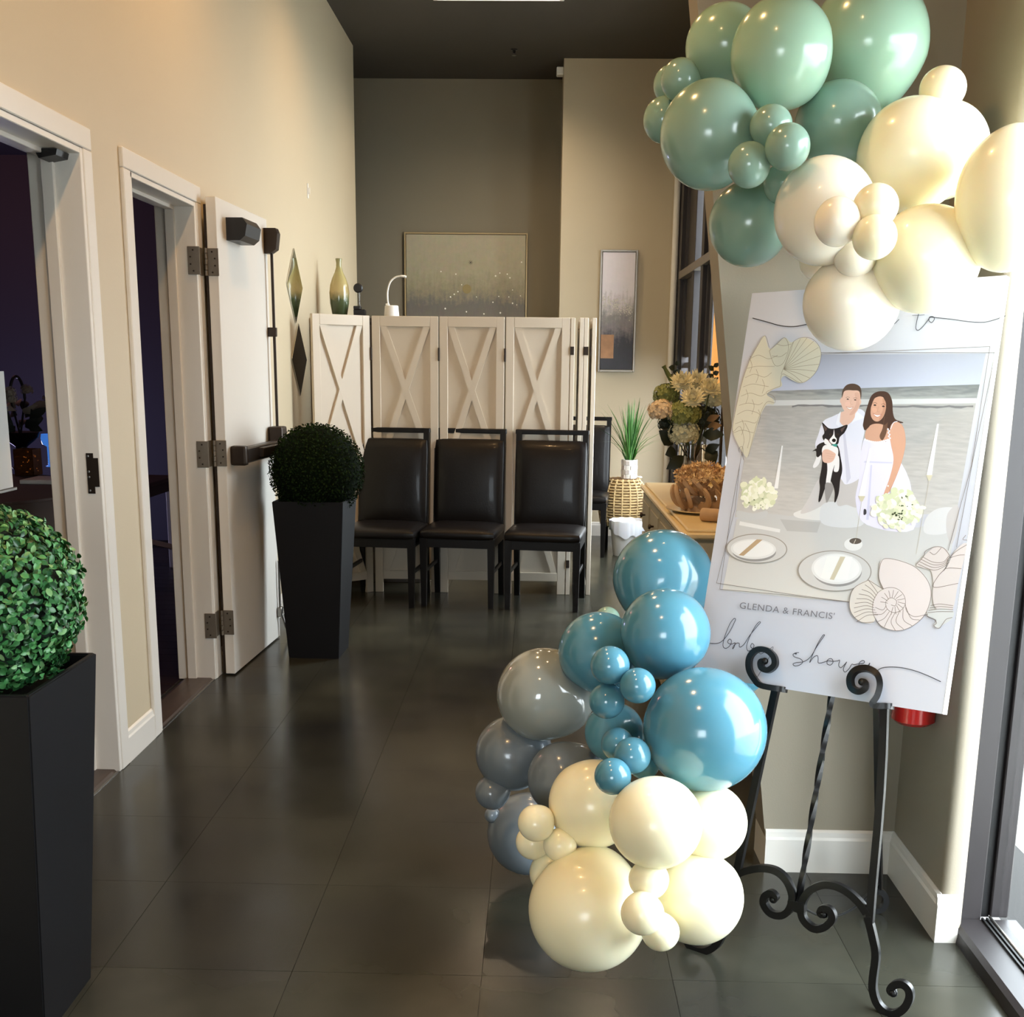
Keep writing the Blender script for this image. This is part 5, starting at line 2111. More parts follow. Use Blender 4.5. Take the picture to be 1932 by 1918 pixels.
# --- the dog in the man's arm
g = Print()
dk, wh = ink(32, 30, 34), ink(238, 236, 238)
g.blob(dk, [(215, 870), (290, 820), (420, 840), (460, 980), (475, 1100), (455, 1200), (440, 1330), (410, 1418), (396, 1415), (400, 1330), (380, 1250), (340, 1200), (300, 1290), (260, 1400), (235, 1415), (250, 1280), (245, 1200), (270, 1060), (265, 960)], P_)
g.blob(wh, [(300, 850), (420, 870), (430, 960), (380, 1100), (350, 1240), (330, 1290), (310, 1230), (325, 1100), (315, 1000), (270, 920)], P_)
g.blob(ink(150, 146, 146), [(310, 1230), (370, 1240), (385, 1290), (330, 1415), (312, 1415), (300, 1310)], P_)
g.blob(wh, [(230, 930), (262, 960), (240, 1040), (195, 1080), (180, 1060), (205, 1000)], P_)
g.blob(dk, [(175, 910), (250, 870), (265, 930), (235, 970), (215, 960), (210, 910)], P_)
g.blob(wh, [(400, 950), (440, 965), (445, 1060), (430, 1115), (390, 1110), (400, 1040)], P_)
g.blob(skin_m, [(275, 920), (320, 890), (400, 930), (405, 960), (380, 1010), (330, 1030), (280, 1010)], P_)
for k in range(3):
    g.line(skin_d, [(310 + k * 6, 930 + k * 25), (390, 945 + k * 22)], 0.0005, P_, curve=False)
g.blob(dk, [(272, 622), (340, 680), (420, 680), (526, 645), (500, 720), (450, 770), (430, 840), (360, 850), (290, 800), (275, 760), (295, 720)], P_)
g.shape(ink(96, 78, 76), [(285, 650), (325, 685), (305, 712)], P_)
g.shape(ink(96, 78, 76), [(512, 655), (455, 690), (470, 722)], P_)
g.blob(wh, [(392, 690), (400, 760), (420, 790), (405, 835), (370, 835), (345, 800), (370, 765), (385, 740)], P_)
g.blob(wh, [(300, 785), (330, 800), (365, 845), (330, 850), (295, 830)], P_)
g.oval(ink(18, 16, 18), (391, 802), 20, 18, P_)
for x in (357, 428):
    g.oval(ink(84, 64, 50), (x, 742), 10, 8, P_)
    g.oval(ink(12, 10, 10), (x, 742), 6, 6, P_)
g.line(ink(150, 96, 84), [(330, 790), (350, 826), (372, 842)], 0.0008, P_)
g.blob(ink(60, 150, 140), [(370, 845), (420, 840), (418, 866), (392, 862)], P_)
g.done('printed_dog')
# --- candles, flowers, plates
g = Print()
wax = ink(240, 240, 242)
brass = ink(206, 200, 176)
for (xt, yt, xb, yb, w0, w1, T, xs_, ys_) in ((492, 1075, 455, 1330, 4, 12, A_, None, None), (1018, 1090, 965, 1375, 5, 18, A_, 930, 1640), (1420, 945, 1368, 1250, 5, 16, A_, 1290, 1720)):
    g.shape(wax, [(xt - w0, yt), (xt + w0, yt), (xb + w1, yb), (xb - w1, yb)], T)
    if xs_:
        g.shape(brass, [(xb - w1 - 4, yb), (xb + w1 + 4, yb), (xb + 6, yb + 32), (xb - 6, yb + 32)], T)
        g.line(ink(196, 192, 180), [(xb, yb + 30), (xs_, ys_)], 0.0012, T, curve=False)
    g.done('printed_candle')
    g = Print()
g.oval(ink(228, 228, 228), (915, 400), 55, 38, B_)
g.oval(ink(92, 84, 78), (928, 380), 36, 18, B_)
g.line(ink(206, 200, 190), [(930, 370), (918, 396)], 0.0014, B_, curve=False)
g.done('printed_candle_cup')
g = Print()
rnd = random.Random(6)
fc = [ink(230, 232, 206), ink(240, 242, 222), ink(214, 220, 186), ink(246, 246, 234)]
for (cx_, cy_, rx, ry, n) in ((348, 100, 112, 88, 70), (1180, 190, 150, 118, 110)):
    g.oval(ink(206, 212, 180), (cx_, cy_), rx * .9, ry * .85, B_)
    for k in range(n):
        a, r = rnd.uniform(0, 2 * PI), math.sqrt(rnd.random())
        g.oval(rnd.choice(fc), (cx_ + rx * r * math.cos(a), cy_ + ry * r * math.sin(a)), rnd.uniform(14, 26), rnd.uniform(10, 20), B_, rnd.uniform(0, 3), 8)
    if cx_ < 500:
        for k in range(8):
            g.oval(ink(120, 132, 96), (300 + rnd.uniform(-40, 90), 150 + rnd.uniform(-30, 30)), rnd.uniform(3, 7), rnd.uniform(2, 4), B_, 0, 8)
        g.done('printed_flowers')
        g = Print()
for k in range(14):
    g.oval(ink(64, 76, 52), (1165 + rnd.uniform(-15, 60), 225 + rnd.uniform(-28, 28)), rnd.uniform(4, 9), rnd.uniform(3, 6), B_, rnd.uniform(0, 3), 8)
for k in range(10):
    g.oval(ink(96, 110, 80), (1230 + rnd.uniform(-40, 40), 140 + rnd.uniform(-40, 40)), rnd.uniform(3, 6), rnd.uniform(3, 5), B_, 0, 8)
g.done('printed_flowers')
g = Print()
rim = ink(150, 144, 136)
for (cx_, cy_, rx, ry, px_, py_, prx, pry) in ((340, 425, 182, 88, 320, 428, 135, 60), (804, 558, 220, 122, 816, 545, 150, 92)):
    g.oval(rim, (cx_, cy_), rx, ry, B_, 0.03, 48)
    g.oval(ink(206, 205, 204), (cx_, cy_), rx - 6, ry - 5, B_, 0.03, 48)
    g.oval(ink(150, 148, 148), (px_ + 4, py_ + 14), prx - 4, pry, B_, 0.03, 48)
    g.oval(ink(226, 226, 226), (px_, py_), prx, pry, B_, 0.03, 48)
    g.oval(ink(236, 236, 236), (px_, py_ - 3), prx - 14, pry - 10, B_, 0.03, 48)
g.shape(ink(186, 160, 128), [(340, 370), (375, 372), (262, 468), (232, 464)], B_)
g.shape(ink(240, 240, 238), [(760, 470), (910, 475), (880, 610), (720, 600)], B_)
g.shape(ink(206, 196, 172), [(838, 472), (868, 474), (800, 612), (775, 608)], B_)
g.done('printed_plates')
# --- thin double frame lines
g = Print()
lnm = ink(120, 112, 106)
tk = 0.0011
for pts in ([(300, 546), (720, 530), (1100, 512), (1729, 484)], [(500, 520), (1762, 521)], [(1729, 484), (1620, 1190), (1480, 1700)], [(1762, 521), (1628, 1160), (1530, 1680)], [(258, 1085), (190, 1452), (120, 1930)], [(240, 1180), (210, 1452), (100, 1893)]):
    g.line(lnm, pts, tk, curve=False)
for pts in ([(100, 630), (560, 700), (890, 742)], [(122, 667), (500, 700), (890, 744)]):
    g.line(lnm, pts, tk, B_, curve=False)
g.done('printed_frame')
# --- shells, top left
g = Print()
shf, shl = ink(208, 204, 186), ink(140, 128, 108)
tw = 0.0009
g.blob(shf, [(388, 420), (420, 500), (505, 432), (545, 460), (620, 430), (700, 470), (722, 540), (690, 640), (620, 700), (560, 690), (510, 660), (485, 680), (490, 720), (440, 740), (400, 770), (440, 800), (440, 830), (400, 830), (360, 900), (330, 1000), (290, 1130), (265, 1130), (200, 1000), (210, 880), (250, 700), (300, 560), (350, 470)], A_, 4)
fan = [(548, 470), (600, 440), (650, 430), (700, 470), (722, 540), (700, 620), (660, 670), (610, 698)]
for p in [(560, 455), (600, 440), (640, 432), (680, 452), (708, 490), (720, 540), (712, 590), (690, 632), (655, 672), (612, 698)]:
    g.line(shl, [(500, 620), ((500 + p[0]) / 2 + 4, (620 + p[1]) / 2 - 4), p], tw)
g.line(shl, [(485, 650), (520, 560), (560, 455), (640, 430), (700, 465), (724, 540), (690, 640), (610, 700), (540, 668), (490, 650), (480, 720)], tw)
g.line(shl, [(300, 560), (340, 490), (388, 420), (415, 490)], tw)
g.line(shl, [(415, 510), (460, 470), (505, 432), (530, 490), (500, 580), (455, 600), (430, 560), (415, 510)], tw)
g.line(shl, [(430, 540), (480, 545), (520, 520)], tw)
g.line(shl, [(460, 470), (500, 480), (545, 470)], tw)
for k in range(9):
    y = 540 + k * 55
    x0 = 300 - k * 12
    g.line(shl, [(x0 - 5, y + 20), (x0 + 50, y + rnd.uniform(-6, 12)), (x0 + 110, y + 14 + rnd.uniform(-8, 8)), (x0 + 165 - k * 6, y + rnd.uniform(-10, 20))], tw)
for k in range(7):
    x = 300 + (k % 3) * 45 - k * 8
    g.line(shl, [(x, 560 + k * 60), (x + 12, 600 + k * 60), (x - 2, 640 + k * 62)], tw)
g.line(shl, [(300, 560), (255, 690), (215, 860), (195, 990), (240, 960), (265, 1040), (250, 1110), (262, 1160)], tw)
g.line(shl, [(480, 720), (430, 740), (395, 760), (440, 780), (448, 820), (400, 815), (355, 900), (325, 1000), (290, 1140)], tw)
g.line(shl, [(270, 940), (300, 1010), (285, 1090)], tw)
g.line(ink(110, 108, 106), [(236, 1115), (232, 1095), (248, 1080), (258, 1090), (258, 1140)], tw)
g.done('printed_shells')
# --- shells, lower right
g = Print()
pk, pkl = ink(218, 208, 206), ink(120, 106, 96)
pk2 = ink(212, 203, 200)
g.blob(pk2, [(1400, 415), (1450, 420), (1485, 460), (1460, 540), (1400, 640), (1380, 560), (1330, 540), (1290, 520), (1335, 470)], B_)
g.blob(pk2, [(1592, 395), (1558, 560), (1538, 640), (1510, 780), (1470, 800), (1400, 770), (1390, 660), (1430, 580), (1470, 540), (1520, 440)], B_)
g.blob(ink(204, 205, 204), [(1510, 795), (1505, 840), (1450, 880), (1420, 898), (1395, 880), (1410, 850), (1360, 825), (1350, 800), (1440, 780)], B_)
g.blob(ink(220, 212, 204), [(1005, 612), (1060, 650), (1100, 680), (1050, 760), (1040, 860), (960, 862), (905, 810), (892, 740), (920, 660)], B_)
g.blob(ink(222, 212, 210), [(1075, 510), (1110, 484), (1200, 500), (1290, 540), (1360, 620), (1378, 700), (1350, 800), (1280, 880), (1180, 914), (1090, 890), (1040, 820), (1032, 750), (1060, 690), (1095, 670), (1070, 600)], B_)
W2 = 0.0011


def bl(pts, w=W2):
    g.line(pkl, pts, w, B_)
g.done('printed_shell_base')
g = Print()
bl([(1095, 665), (1066, 600), (1080, 510), (1112, 484), (1200, 500), (1290, 540), (1360, 620), (1378, 710), (1340, 820), (1260, 890), (1170, 914), (1080, 885), (1036, 820), (1032, 750), (1060, 690), (1110, 660), (1170, 662), (1215, 700), (1225, 755), (1195, 795), (1150, 805), (1115, 780), (1110, 740), (1140, 718), (1172, 735), (1165, 765), (1140, 760)])
bl([(1225, 755), (1235, 800), (1280, 830), (1360, 815)])
C = (1150, 745)
for k in range(13):
    a = -3.3 + k * 0.40
    bl([(C[0] + 30 * math.cos(a), C[1] + 28 * math.sin(a)), (C[0] + 52 * math.cos(a + .16), C[1] + 52 * math.sin(a + .16)), (C[0] + 74 * math.cos(a + .2), C[1] + 74 * math.sin(a + .2))])
for (x0, y0, x1, y1, x2, y2) in ((1045, 775, 1090, 790, 1112, 765), (1038, 815, 1085, 815, 1118, 785), (1060, 860, 1100, 840, 1130, 800), (1100, 892, 1120, 850, 1145, 806), (1165, 912, 1140, 860, 1165, 805), (1215, 905, 1170, 860, 1190, 798), (1265, 885, 1215, 850, 1212, 785), (1310, 850, 1260, 840, 1226, 768)):
    bl([(x0, y0), (x1, y1), (x2, y2)])
for k in range(10):
    t = k / 9
    x1, y1 = 1005 - 113 * math.sin(t * PI * 0.62) + 35 * t, 612 + 250 * t
    bl([(x1, y1), ((x1 + 1060) / 2, (y1 + 690 + 100 * t) / 2 - 3), (1062 - 25 * math.sin(t * PI), 690 + 130 * t)])
bl([(1005, 612), (920, 660), (892, 740), (905, 810), (960, 862), (1040, 862)])
bl([(1005, 612), (1050, 640), (1090, 665)])
bl([(1290, 520), (1335, 470), (1345, 440), (1400, 415), (1450, 420), (1485, 460), (1490, 480)])
for k in range(4):
    bl([(1330 - k * 10, 475 + k * 14), (1390, 505 + k * 16), (1450, 505 + k * 10), (1485, 470 + k * 12)])
bl([(1370, 445), (1400, 460), (1440, 420)])
bl([(1595, 400), (1530, 440), (1480, 490), (1465, 540), (1420, 590), (1395, 655), (1540, 632)])
bl([(1465, 545), (1500, 540), (1560, 545)])
bl([(1490, 480), (1540, 465), (1578, 462)])
for k in range(4):
    bl([(1375 - k * 6, 765 + k * 14), (1430, 755 + k * 15), (1510, 765 + k * 12)])
bl([(1350, 800), (1360, 830), (1400, 850), (1410, 870), (1395, 885), (1425, 900), (1450, 870), (1470, 845), (1505, 835)])
bl([(1585, 345), (1568, 370), (1592, 375)])
g.done('printed_shell_lines')
# --- writing
g = Print()
bk_ = ink(58, 58, 66)
dk_ = ink(40, 40, 46)
sw = 0.0016
# welcome to: flourish, hidden middle, "to"
g.line(dk_, [(315, 315), (400, 338), (480, 360), (560, 366), (640, 352), (720, 330)], 0.0022)
g.line(bk_, [(1100, 350), (1140, 356), (1165, 345), (1188, 322)], 0.0016)
g.line(bk_, [(1307, 282), (1294, 330), (1288, 375), (1302, 388), (1330, 365), (1362, 325), (1372, 308), (1392, 308), (1398, 322), (1382, 342), (1366, 330), (1374, 310), (1420, 314), (1500, 322), (1600, 336), (1690, 340), (1760, 324), (1822, 302)], sw)
g.line(bk_, [(1266, 300), (1340, 296)], 0.001)
g.done('script_lettering')
g = Print()
# baby
g.line(bk_, [(58, 988), (100, 990), (135, 975), (175, 925), (208, 862), (214, 845), (204, 842), (182, 870), (156, 930), (140, 985), (142, 1012), (160, 1018), (182, 1000), (190, 975), (178, 964), (166, 982), (186, 994), (212, 985)], sw, B_)
g.line(bk_, [(212, 985), (206, 1010), (196, 1022), (204, 1002), (222, 988), (236, 990), (236, 1008), (246, 1010), (268, 990), (300, 940), (345, 885), (362, 866), (354, 862), (330, 890), (298, 950), (280, 1005), (288, 1034), (312, 1026), (324, 1002), (312, 990), (304, 1010), (330, 1026), (352, 1012)], sw, B_)
g.line(bk_, [(352, 1012), (350, 1040), (366, 1052), (388, 1040), (410, 1030), (438, 1010), (420, 1062), (380, 1130), (340, 1195)], 0.0012, B_)
g.done('script_lettering')
g = Print()
# shower
g.line(bk_, [(592, 1044), (572, 1046), (556, 1056), (566, 1070), (600, 1082), (614, 1100), (596, 1118), (568, 1124), (556, 1112), (576, 1104), (620, 1098), (660, 1070), (700, 1005), (738, 950), (744, 940), (734, 942), (704, 990), (676, 1050), (655, 1104), (676, 1074), (700, 1062), (706, 1080), (706, 1104), (724, 1106), (756, 1096)], sw, B_)
g.line(bk_, [(756, 1096), (770, 1082), (788, 1082), (794, 1102), (780, 1118), (760, 1112), (762, 1094), (790, 1096), (820, 1094), (834, 1090), (828, 1120), (842, 1134), (866, 1112), (876, 1100), (856, 1140), (866, 1160), (890, 1140), (906, 1114), (920, 1116), (950, 1110)], sw, B_)
g.line(bk_, [(950, 1110), (975, 1108), (982, 1096), (968, 1092), (950, 1108), (952, 1136), (976, 1138), (1004, 1118), (1014, 1106), (1008, 1130), (1022, 1146), (1050, 1160)], sw, B_)
g.line(bk_, [(1050, 1160), (1080, 1138), (1130, 1130), (1200, 1134), (1280, 1152), (1360, 1182), (1437, 1218)], 0.0018, B_)
for (x, y) in ((572, 1050),):
    g.oval(bk_, (x, y), 8, 5, B_, 0.3, 10)
g.done('script_lettering')
# names in capitals
tc_ = bpy.data.curves.new('names', 'FONT')
tc_.body = "GLENDA & FRANCIS'"
tc_.size = 1.0
tc_.space_character = 1.08
to = bpy.data.objects.new('names', tc_)
COL.objects.link(to)
bpy.context.view_layer.update()
me = bpy.data.meshes.new_from_object(to.evaluated_get(bpy.context.evaluated_depsgraph_get()))
bpy.data.objects.remove(to)
xs_ = [v.co.x for v in me.vertices]
x0, x1 = min(xs_), max(xs_)
LAYER[0] += 0.0001
capz = max(v.co.y for v in me.vertices)
for v in me.vertices:
    t = (v.co.x - x0) / (x1 - x0)
    k = v.co.y / capz
    bx, by = 237 + t * (800 - 237), 780 + t * (846 - 780)
    v.co = sp(*B_(bx + 5.5 * k, by - 38 * k), LAYER[0]) - sign.location
me.materials.clear()
me.materials.append(ink(120, 120, 128))
no = bpy.data.objects.new('capital_lettering', me)
COL.objects.link(no)
no.parent = sign

# ================================================================== wrought iron easel
easel = thing('easel', 'black wrought iron easel with scrolled feet holding the white sign', 'easel', (0.66, 2.55, 0))
# plane of the two front legs: through both hooks and both feet
H1, H2 = Vector((0.535, 2.612, 0.688)), Vector((0.752, 2.452, 0.692))
F1, F2 = atz(1325, 1790, 0.009), atz(1680, 1905, 0.009)
EN = ((H2 - F1).cross(F2 - H1)).normalized()
if EN.y > 0:
    EN = -EN
EP = (H1 + H2 + F1 + F2) / 4


def ep(px, py):
    return atplane(px, py, EP, EN)


def bar(name, pts, r, parent, n=6, up=EN, smooth=True):
    q = MB()
    v = smooth_path(pts, n) if len(pts) > 2 else pts
    q.tube(v, r, square=True, up=up)
    return q.build(name, m_iron, parent, 30)


# right front leg: straight bar from behind the sign, then the S foot with its curl
joint = ep(1641, 1742)
hookR, hookL = ep(1662, 1331), ep(1456, 1297)
APEX = S0 + SU * SW * 0.5 + SV * SH * 0.10 - SN * 0.03
leg = bar('leg', [joint, hookR - SN * 0.026, APEX + SU * 0.035], 0.0085, easel)
R_foot = [(1638, 1728), (1647, 1765), (1653, 1800), (1648, 1845), (1648, 1868), (1656, 1892), (1672, 1908), (1690, 1911), (1708, 1899), (1717, 1880), (1714, 1864), (1702, 1855), (1688, 1857), (1681, 1866), (1685, 1872)]
pf = [ep(*p) for p in R_foot]
low_z = min(p.z for p in pf)
q = MB()
q.tube(smooth_path(pf, 6), 0.0085, square=True, up=EN)
q.ball(pf[-1], 0.0105, 12, 8)
q.build('scroll_foot', m_iron, leg, 30)
jointL = ep(1392, 1640)
legL = bar('leg', [jointL, hookL - SN * 0.026, APEX - SU * 0.035], 0.0085, easel)
# left foot mirrors the right one; only its lowest bend shows under the balloons
L_foot = [(1392, 1640), (1384, 1680), (1372, 1715), (1366, 1745), (1362, 1765), (1350, 1784), (1330, 1793), (1308, 1788), (1295, 1770), (1292, 1750), (1302, 1738), (1314, 1740), (1318, 1750)]
pf = [ep(*p) for p in L_foot]
q = MB()
q.tube(smooth_path(pf, 6), 0.0085, square=True, up=EN)
q.ball(pf[-1], 0.0105, 12, 8)
q.build('scroll_foot', m_iron, legL, 30)
# scrolls between the legs
q = MB()
s1 = [(1392, 1648), (1412, 1641), (1440, 1637), (1466, 1643), (1486, 1662), (1496, 1690), (1490, 1715), (1474, 1726), (1454, 1721), (1442, 1704), (1444, 1690), (1455, 1684), (1463, 1691), (1459, 1696)]
v = [ep(*p) for p in s1]
q.tube(smooth_path(v, 6), 0.0085, square=True, up=EN)
q.ball(v[-1], 0.010, 12, 8)
q.build('scroll', m_iron, easel, 30)
q = MB()
s2 = [(1636, 1722), (1622, 1702), (1600, 1682), (1575, 1670), (1550, 1669), (1526, 1682), (1513, 1706), (1516, 1732), (1535, 1750), (1556, 1748), (1571, 1733), (1567, 1717), (1554, 1713), (1549, 1721), (1554, 1724)]
v = [ep(*p) for p in s2]
q.tube(smooth_path(v, 6), 0.0085, square=True, up=EN)
q.ball(v[-1], 0.010, 12, 8)
q.build('scroll', m_iron, easel, 30)
q = MB()
q.tube([ep(1489, 1705), ep(1520, 1710)], 0.011, square=True, up=EN)
q.build('collar', m_iron, easel, 30)
# twisted centre rod
a, b = ep(1503, 1720), ep(1560, 1312)
b1 = b - SN * 0.03
n = 60
q = MB()
q.tube([a + (b1 - a) * (i / 40) if i < 40 else b1 + (APEX - b1) * ((i - 40) / 20) for i in range(n + 1)], 0.0058, square=True, twist=0.22, up=EN)
q.build('twisted_rod', m_iron, easel, 25)
# rear leg with its scroll foot and the brace chain
RF = atz(1660, 1716, 0.009)
rt = RF + (APEX - SN * 0.02 - RF) * 0.45
rtop = APEX - SN * 0.02
rl = bar('leg', [RF + (rt - RF) * 0.09, rt, rtop], 0.0075, easel)
v = [at(*p, RF.y) for p in ((1655, 1680), (1640, 1690), (1630, 1700), (1636, 1712), (1650, 1717), (1664, 1713), (1671, 1699), (1667, 1685), (1655, 1679), (1646, 1684))]
q = MB()
q.tube(smooth_path(v, 5), 0.0075, square=True, up=(0, 1, 0))
q.build('scroll_foot', m_iron, rl, 30)
c0, c1 = ep(1517, 1712), RF + (rt - RF) * 0.12
q = MB()
pts = []
for i in range(25):
    t = i / 24
    p = c0 + (c1 - c0) * t
    p.z -= 0.055 * 4 * t * (1 - t)
    pts.append(p)
q.tube(pts, 0.003, 8)
q.build('brace_chain', m_iron, easel, True)
# hooks that hold the board: shelf bar and spiral
for leg_, hp_, pts_ in ((legL, hookL, [(1470, 1299), (1437, 1293), (1424, 1281), (1414, 1262), (1415, 1240), (1428, 1226), (1446, 1226), (1460, 1238), (1462, 1254), (1450, 1264), (1438, 1260), (1436, 1249), (1443, 1247)]),
                        (leg, hookR, [(1672, 1331), (1646, 1329), (1655, 1312), (1660, 1290), (1654, 1271), (1636, 1261), (1616, 1264), (1605, 1278), (1607, 1296), (1620, 1304), (1632, 1299), (1633, 1288), (1626, 1286)])):
    v = [atplane(x, y, S0 + SN * 0.014, SN) for x, y in pts_]
    q = MB()
    q.tube(smooth_path([v[0] - SN * 0.035, v[0] - SN * 0.01] + v[1:], 6), 0.0068, square=True, up=SN)
    q.ball(v[-1], 0.0085, 12, 8)
    q.build('hook', m_iron, leg_, 30)

# ================================================================== red fire extinguisher on the right wall behind the sign
xc = at(1722, 1362, 2.82)
ext = thing('fire_extinguisher', 'red fire extinguisher hanging behind the lower right corner of the sign', 'fire extinguisher', (xc.x, 2.82, xc.z))
m_red = mat('red_enamel', srgb(150, 24, 20), 0.25, coat=0.3)
R = 0.056
q = MB()
q.lathe([(0, 0.004), (R - 0.012, 0.0), (R, 0.01), (R, 0.30), (R * 0.85, 0.335), (0.022, 0.36), (0.018, 0.37), (0, 0.37)], 36, Matrix.Translation((xc.x, 2.82, xc.z)))
q.build('cylinder', m_red, ext, 40)
q = MB()
q.lathe([(0.016, 0.37), (0.018, 0.40), (0.012, 0.41), (0, 0.41)], 16, Matrix.Translation((xc.x, 2.82, xc.z)))
q.box((xc.x - 0.012, 2.74, xc.z + 0.40), (xc.x + 0.012, 2.83, xc.z + 0.415), 0.003)
q.build('valve', m_steel, ext, 40)
q = MB()
q.tube(smooth_path([(xc.x - 0.02, 2.80, xc.z + 0.39), (xc.x - 0.07, 2.80, xc.z + 0.36), (xc.x - 0.068, 2.80, xc.z + 0.2), (xc.x - 0.064, 2.80, xc.z + 0.08)], 6), 0.008, 8)
q.build('hose', m_black, ext, True)
q = MB()
q.box((xc.x + R - 0.004, 2.80, xc.z + 0.1), (1.047, 2.84, xc.z + 0.3), 0.002)
q.build('bracket', m_black, ext)

# ================================================================== what shows in the dark dining room
XD = -2.55
m_cloth = mat('dark_table_cloth', srgb(70, 66, 70), 0.8, noise=0.1, nscale=5)
m_pale = mat('pale_painted_wood', srgb(214, 208, 200), 0.5)
# table seen through door 1
tp = atx(70, 922, -2.3)
tz = tp.z
t = thing('dining_table', 'round dark clothed table inside the nearest doorway', 'table', (-2.75, tp.y - 0.05, 0))
q = MB()
q.lathe([(0, tz - 0.02), (0.72, tz - 0.02), (0.725, tz - 0.01), (0.72, tz), (0, tz)], 48, Matrix.Translation((-2.75, tp.y - 0.05, 0)))
q.build('tabletop', m_cloth, t, 40)
q = MB()
n = 72
rows = []
for z, r in ((tz - 0.012, 0.727), (tz - 0.25, 0.735), (0.12, 0.76)):
    rows.append([q.bm.verts.new((-2.75 + (r + 0.03 * (tz - z) * math.sin(14 * 2 * PI * i / n)) * math.cos(2 * PI * i / n), tp.y - 0.05 + (r + 0.03 * (tz - z) * math.sin(14 * 2 * PI * i / n)) * math.sin(2 * PI * i / n), z)) for i in range(n)])
for a, b in zip(rows, rows[1:]):
    for i in range(n):
        q.bm.faces.new((a[i], a[(i + 1) % n], b[(i + 1) % n], b[i]))
q.build('cloth_skirt', m_cloth, t, 60)
q = MB()
q.lathe([(0.25, 0), (0.25, 0.02), (0.05, 0.05), (0.05, tz - 0.03), (0, tz - 0.03)], 24, Matrix.Translation((-2.75, tp.y - 0.05, 0)))
q.build('pedestal', m_dwood, t, 40)
TC = Vector((-2.75, tp.y - 0.05, tz))


def on_table(px, X=-2.5):
    p = atx(px, 900, X)
    return Vector((p.x, p.y, tz))


# candle box of brown glass with fairy lights
p = on_table(55, -2.62)
cb = thing('glass_lantern', 'square amber glass candle holder with tiny lights on the dark table', 'lantern', tuple(p))
q = MB()
for k, (a, b) in enumerate((((-.05, -.05), (.05, -.045)), ((-.05, .045), (.05, .05)), ((-.05, -.045), (-.045, .045)), ((.045, -.045), (.05, .045)))):
    q.box((p.x + a[0], p.y + a[1], tz), (p.x + b[0], p.y + b[1], tz + 0.135))
q.box((p.x - .045, p.y - .045, tz), (p.x + .045, p.y + .045, tz + 0.006))
q.build('glass', mat('amber_glass', srgb(120, 76, 40), 0.1, trans=0.6), cb)
rnd = random.Random(2)
q = MB()
for k in range(18):
    q.ball((p.x + rnd.uniform(-.035, .035), p.y + rnd.uniform(-.035, .035), tz + rnd.uniform(.015, .12)), 0.0022, 6, 4)
q.build('fairy_lights', mat('fairy_light', srgb(255, 220, 160), 0.4, emit=(1, 0.7, 0.35, 1), estr=4), cb)
# blue lit votive
p = on_table(95, -2.72)
q = MB()
bz = atx(92, 830, -2.72).z
q.lathe([(0, 0.0), (0.016, 0.0), (0.02, 0.004), (0.006, 0.012), (0.006, bz - tz - 0.035), (0.03, bz - tz - 0.02), (0.036, bz - tz + 0.012), (0.032, bz - tz + 0.035), (0.03, bz - tz + 0.03), (0.028, bz - tz - 0.01), (0, bz - tz - 0.02)], 24, Matrix.Translation(p))
o = tag(q.build('votive_glass', mat('blue_lit_glass', srgb(40, 90, 190), 0.2, emit=(0.08, 0.3, 1, 1), estr=0.5), None, 50), 'small stemmed glass glowing blue on the dark table', 'glass')
origin(o, p)
# centrepiece: dark leaves and pale blooms with a hooped handle
p = on_table(45, -2.80)
cp_ = thing('flower_basket', 'dim flower basket with a hooped handle on the dark table', 'flower basket', tuple(p))
q = MB()
hz = atx(45, 745, -2.80).z
q.lathe([(0.05, 0), (0.055, 0.01), (0.03, 0.03), (0.03, 0.12), (0.09, 0.17), (0.10, 0.2), (0.0, 0.19)], 24, Matrix.Translation(p))
q.build('bowl', m_dwood, cp_, 40)
q = MB()
q.tube(arc((p.x, p.y, hz - 0.02), 0.05, 0, PI, 18, (0.35, 0.95, 0), (0, 0, 2.4)), 0.008, 8)
q.tube([(p.x, p.y, tz + 0.18), (p.x - 0.0175, p.y - 0.0475, hz - 0.02)], 0.006, 6)
q.tube([(p.x, p.y, tz + 0.18), (p.x + 0.0175, p.y + 0.0475, hz - 0.02)], 0.006, 6)
q.build('handle', m_black, cp_, True)
m_dim = mat('dim_petal', srgb(150, 142, 126), 0.6)
m_dimleaf = mat('dim_leaf', srgb(44, 50, 44), 0.6)
for k in range(26):
    a = rnd.uniform(0, 2 * PI)
    A = p + Vector((0.05 * math.cos(a), 0.05 * math.sin(a), 0.2 + rnd.uniform(0, .14)))
    Bp = A + Vector((math.cos(a) * rnd.uniform(.05, .12), math.sin(a) * rnd.uniform(.05, .12), rnd.uniform(-.03, .08)))
    big_leaf(cp_, A, Bp, 0.026, m_dimleaf if k % 5 else m_dim)
for px, py in ((18, 740), (50, 735), (78, 765), (62, 775), (20, 752), (92, 752)):
    c = atx(px, py, -2.76)
    bloom_cluster(c, 0.034, m_dim, cp_, 18, seed=px)
# plate and box on the near side
p = on_table(90, -2.38)
q = MB()
q.box((p.x - 0.09, p.y - 0.11, tz), (p.x + 0.07, p.y + 0.1, tz + 0.02), 0.003)
o = tag(q.build('napkin_box', m_pale), 'flat pale box on the dark table by the door jamb', 'box')
origin(o, p)
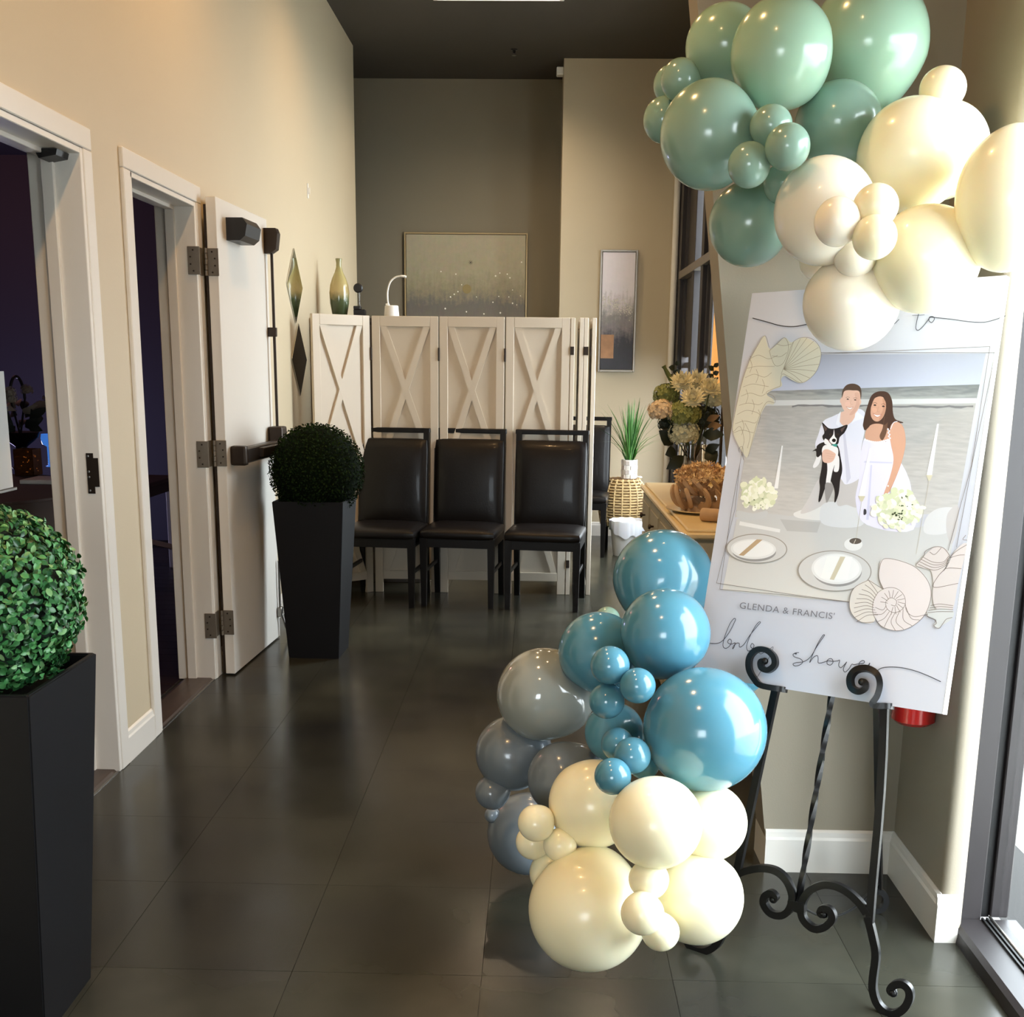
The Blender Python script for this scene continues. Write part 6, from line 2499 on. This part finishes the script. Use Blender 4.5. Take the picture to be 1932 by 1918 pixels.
# white card holder at the left edge of the picture
p0_ = atx(8, 930, -1.95)
cz0, cz1 = atx(8, 922, -1.95).z, atx(8, 700, -1.95).z
pd = thing('card_stand', 'tall white card in a stand at the left edge, inside the nearest doorway', 'card stand', (-1.95, p0_.y, 0))
q = MB()
yl, yr = atx(-60, 800, -1.95).y, atx(14, 800, -1.95).y
q.box((-1.953, yl, cz0), (-1.947, yr, cz1), 0.001)
q.build('card', m_white, pd)
q = MB()
q.box((-1.962, yl - 0.005, cz0 - 0.012), (-1.938, yr + 0.012, cz0), 0.002)
q.build('ledge', m_steel, pd)
q = MB()
q.tube([(-1.95, (yl + yr) / 2, cz0 - 0.01), (-1.95, (yl + yr) / 2, 0.012)], 0.012, 10)
q.lathe([(0.14, 0), (0.14, 0.008), (0.02, 0.014), (0, 0.014)], 28, Matrix.Translation((-1.95, (yl + yr) / 2, 0)))
q.build('pole', m_steel, pd, 40)
# serving table with white crossed legs seen through door 2
zt2 = atx(290, 905, -2.6).z
yA = atx(275, 905, -2.6).y
tb = thing('trestle_table', 'dark topped table on white crossed legs inside the second doorway', 'table', (-2.9, yA + 0.5, 0))
q = MB()
q.box((-3.3, yA - 0.35, zt2 - 0.03), (-2.55, yA + 0.5, zt2), 0.004)
q.build('tabletop', m_cloth, tb)
q = MB()
q.box((-2.60, yA - 0.33, zt2 - 0.10), (-2.57, yA + 0.48, zt2 - 0.03), 0.003)
q.build('apron', m_cloth, tb)
A0 = atx(283, 1022, -2.6)
A1 = atx(340, 1035, -2.6)
B0 = atx(296, 1165, -2.6)
for (pa_, pb_) in ((A0, A1), (A1, B0)):
    q = MB()
    d = (pb_ - pa_).normalized()
    q.tube([pa_ - d * (0.25 if pa_ == A0 else 0.0), pb_ + d * (0.3 if pa_ == A0 else 0.12)], 0.017, square=True, up=(1, 0, 0))
    q.build('leg_brace', m_pale, tb)
for y in (yA - 0.3, yA + 0.44):
    for x in (-3.25, -2.62):
        q = MB()
        q.box((x, y, 0), (x + 0.045, y + 0.045, zt2 - 0.03), 0.003)
        q.build('leg', m_pale, tb)
rnd = random.Random(17)
gl_ = 0
for k, (dx, dy, kind) in enumerate(((0.0, 0.0, 'p'), (0.02, 0.28, 'g'), (-0.2, 0.12, 'g'), (-0.12, 0.36, 'p'), (-0.38, 0.2, 'g'), (-0.4, 0.42, 'g'))):
    x, y = -2.78 + dx, yA + dy
    q = MB()
    if kind == 'p':
        q.lathe([(0, 0), (0.06, 0), (0.11, 0.012), (0.112, 0.016), (0.06, 0.006), (0, 0.006)], 32, Matrix.Translation((x, y, zt2)))
        o = q.build('plate', m_pale, None, 40)
        tag(o, ('pale plate at the near end of the table in the second doorway', 'pale plate further back on the table in the second doorway')[k > 0], 'plate', 'plates in the dark dining room')
    else:
        q.lathe([(0, 0), (0.032, 0), (0.033, 0.004), (0.005, 0.01), (0.0045, 0.08), (0.03, 0.11), (0.036, 0.15), (0.03, 0.19), (0.029, 0.19), (0.034, 0.15), (0.028, 0.112), (0, 0.085)], 24, Matrix.Translation((x, y, zt2)))
        o = q.build('wine_glass', MATS['amber_glass'] if k == 2 else m_glass, None, 50)
        tag(o, {1: 'clear stemmed glass second from the near end of the table in the second doorway', 2: 'amber stemmed glass on the table in the second doorway', 4: 'clear stemmed glass set deepest on the table in the second doorway', 5: 'clear stemmed glass at the far corner of the table in the second doorway'}[k], 'wine glass')
        o['group'] = 'wine glasses in the dark dining room'
    origin(o, (x, y, zt2))
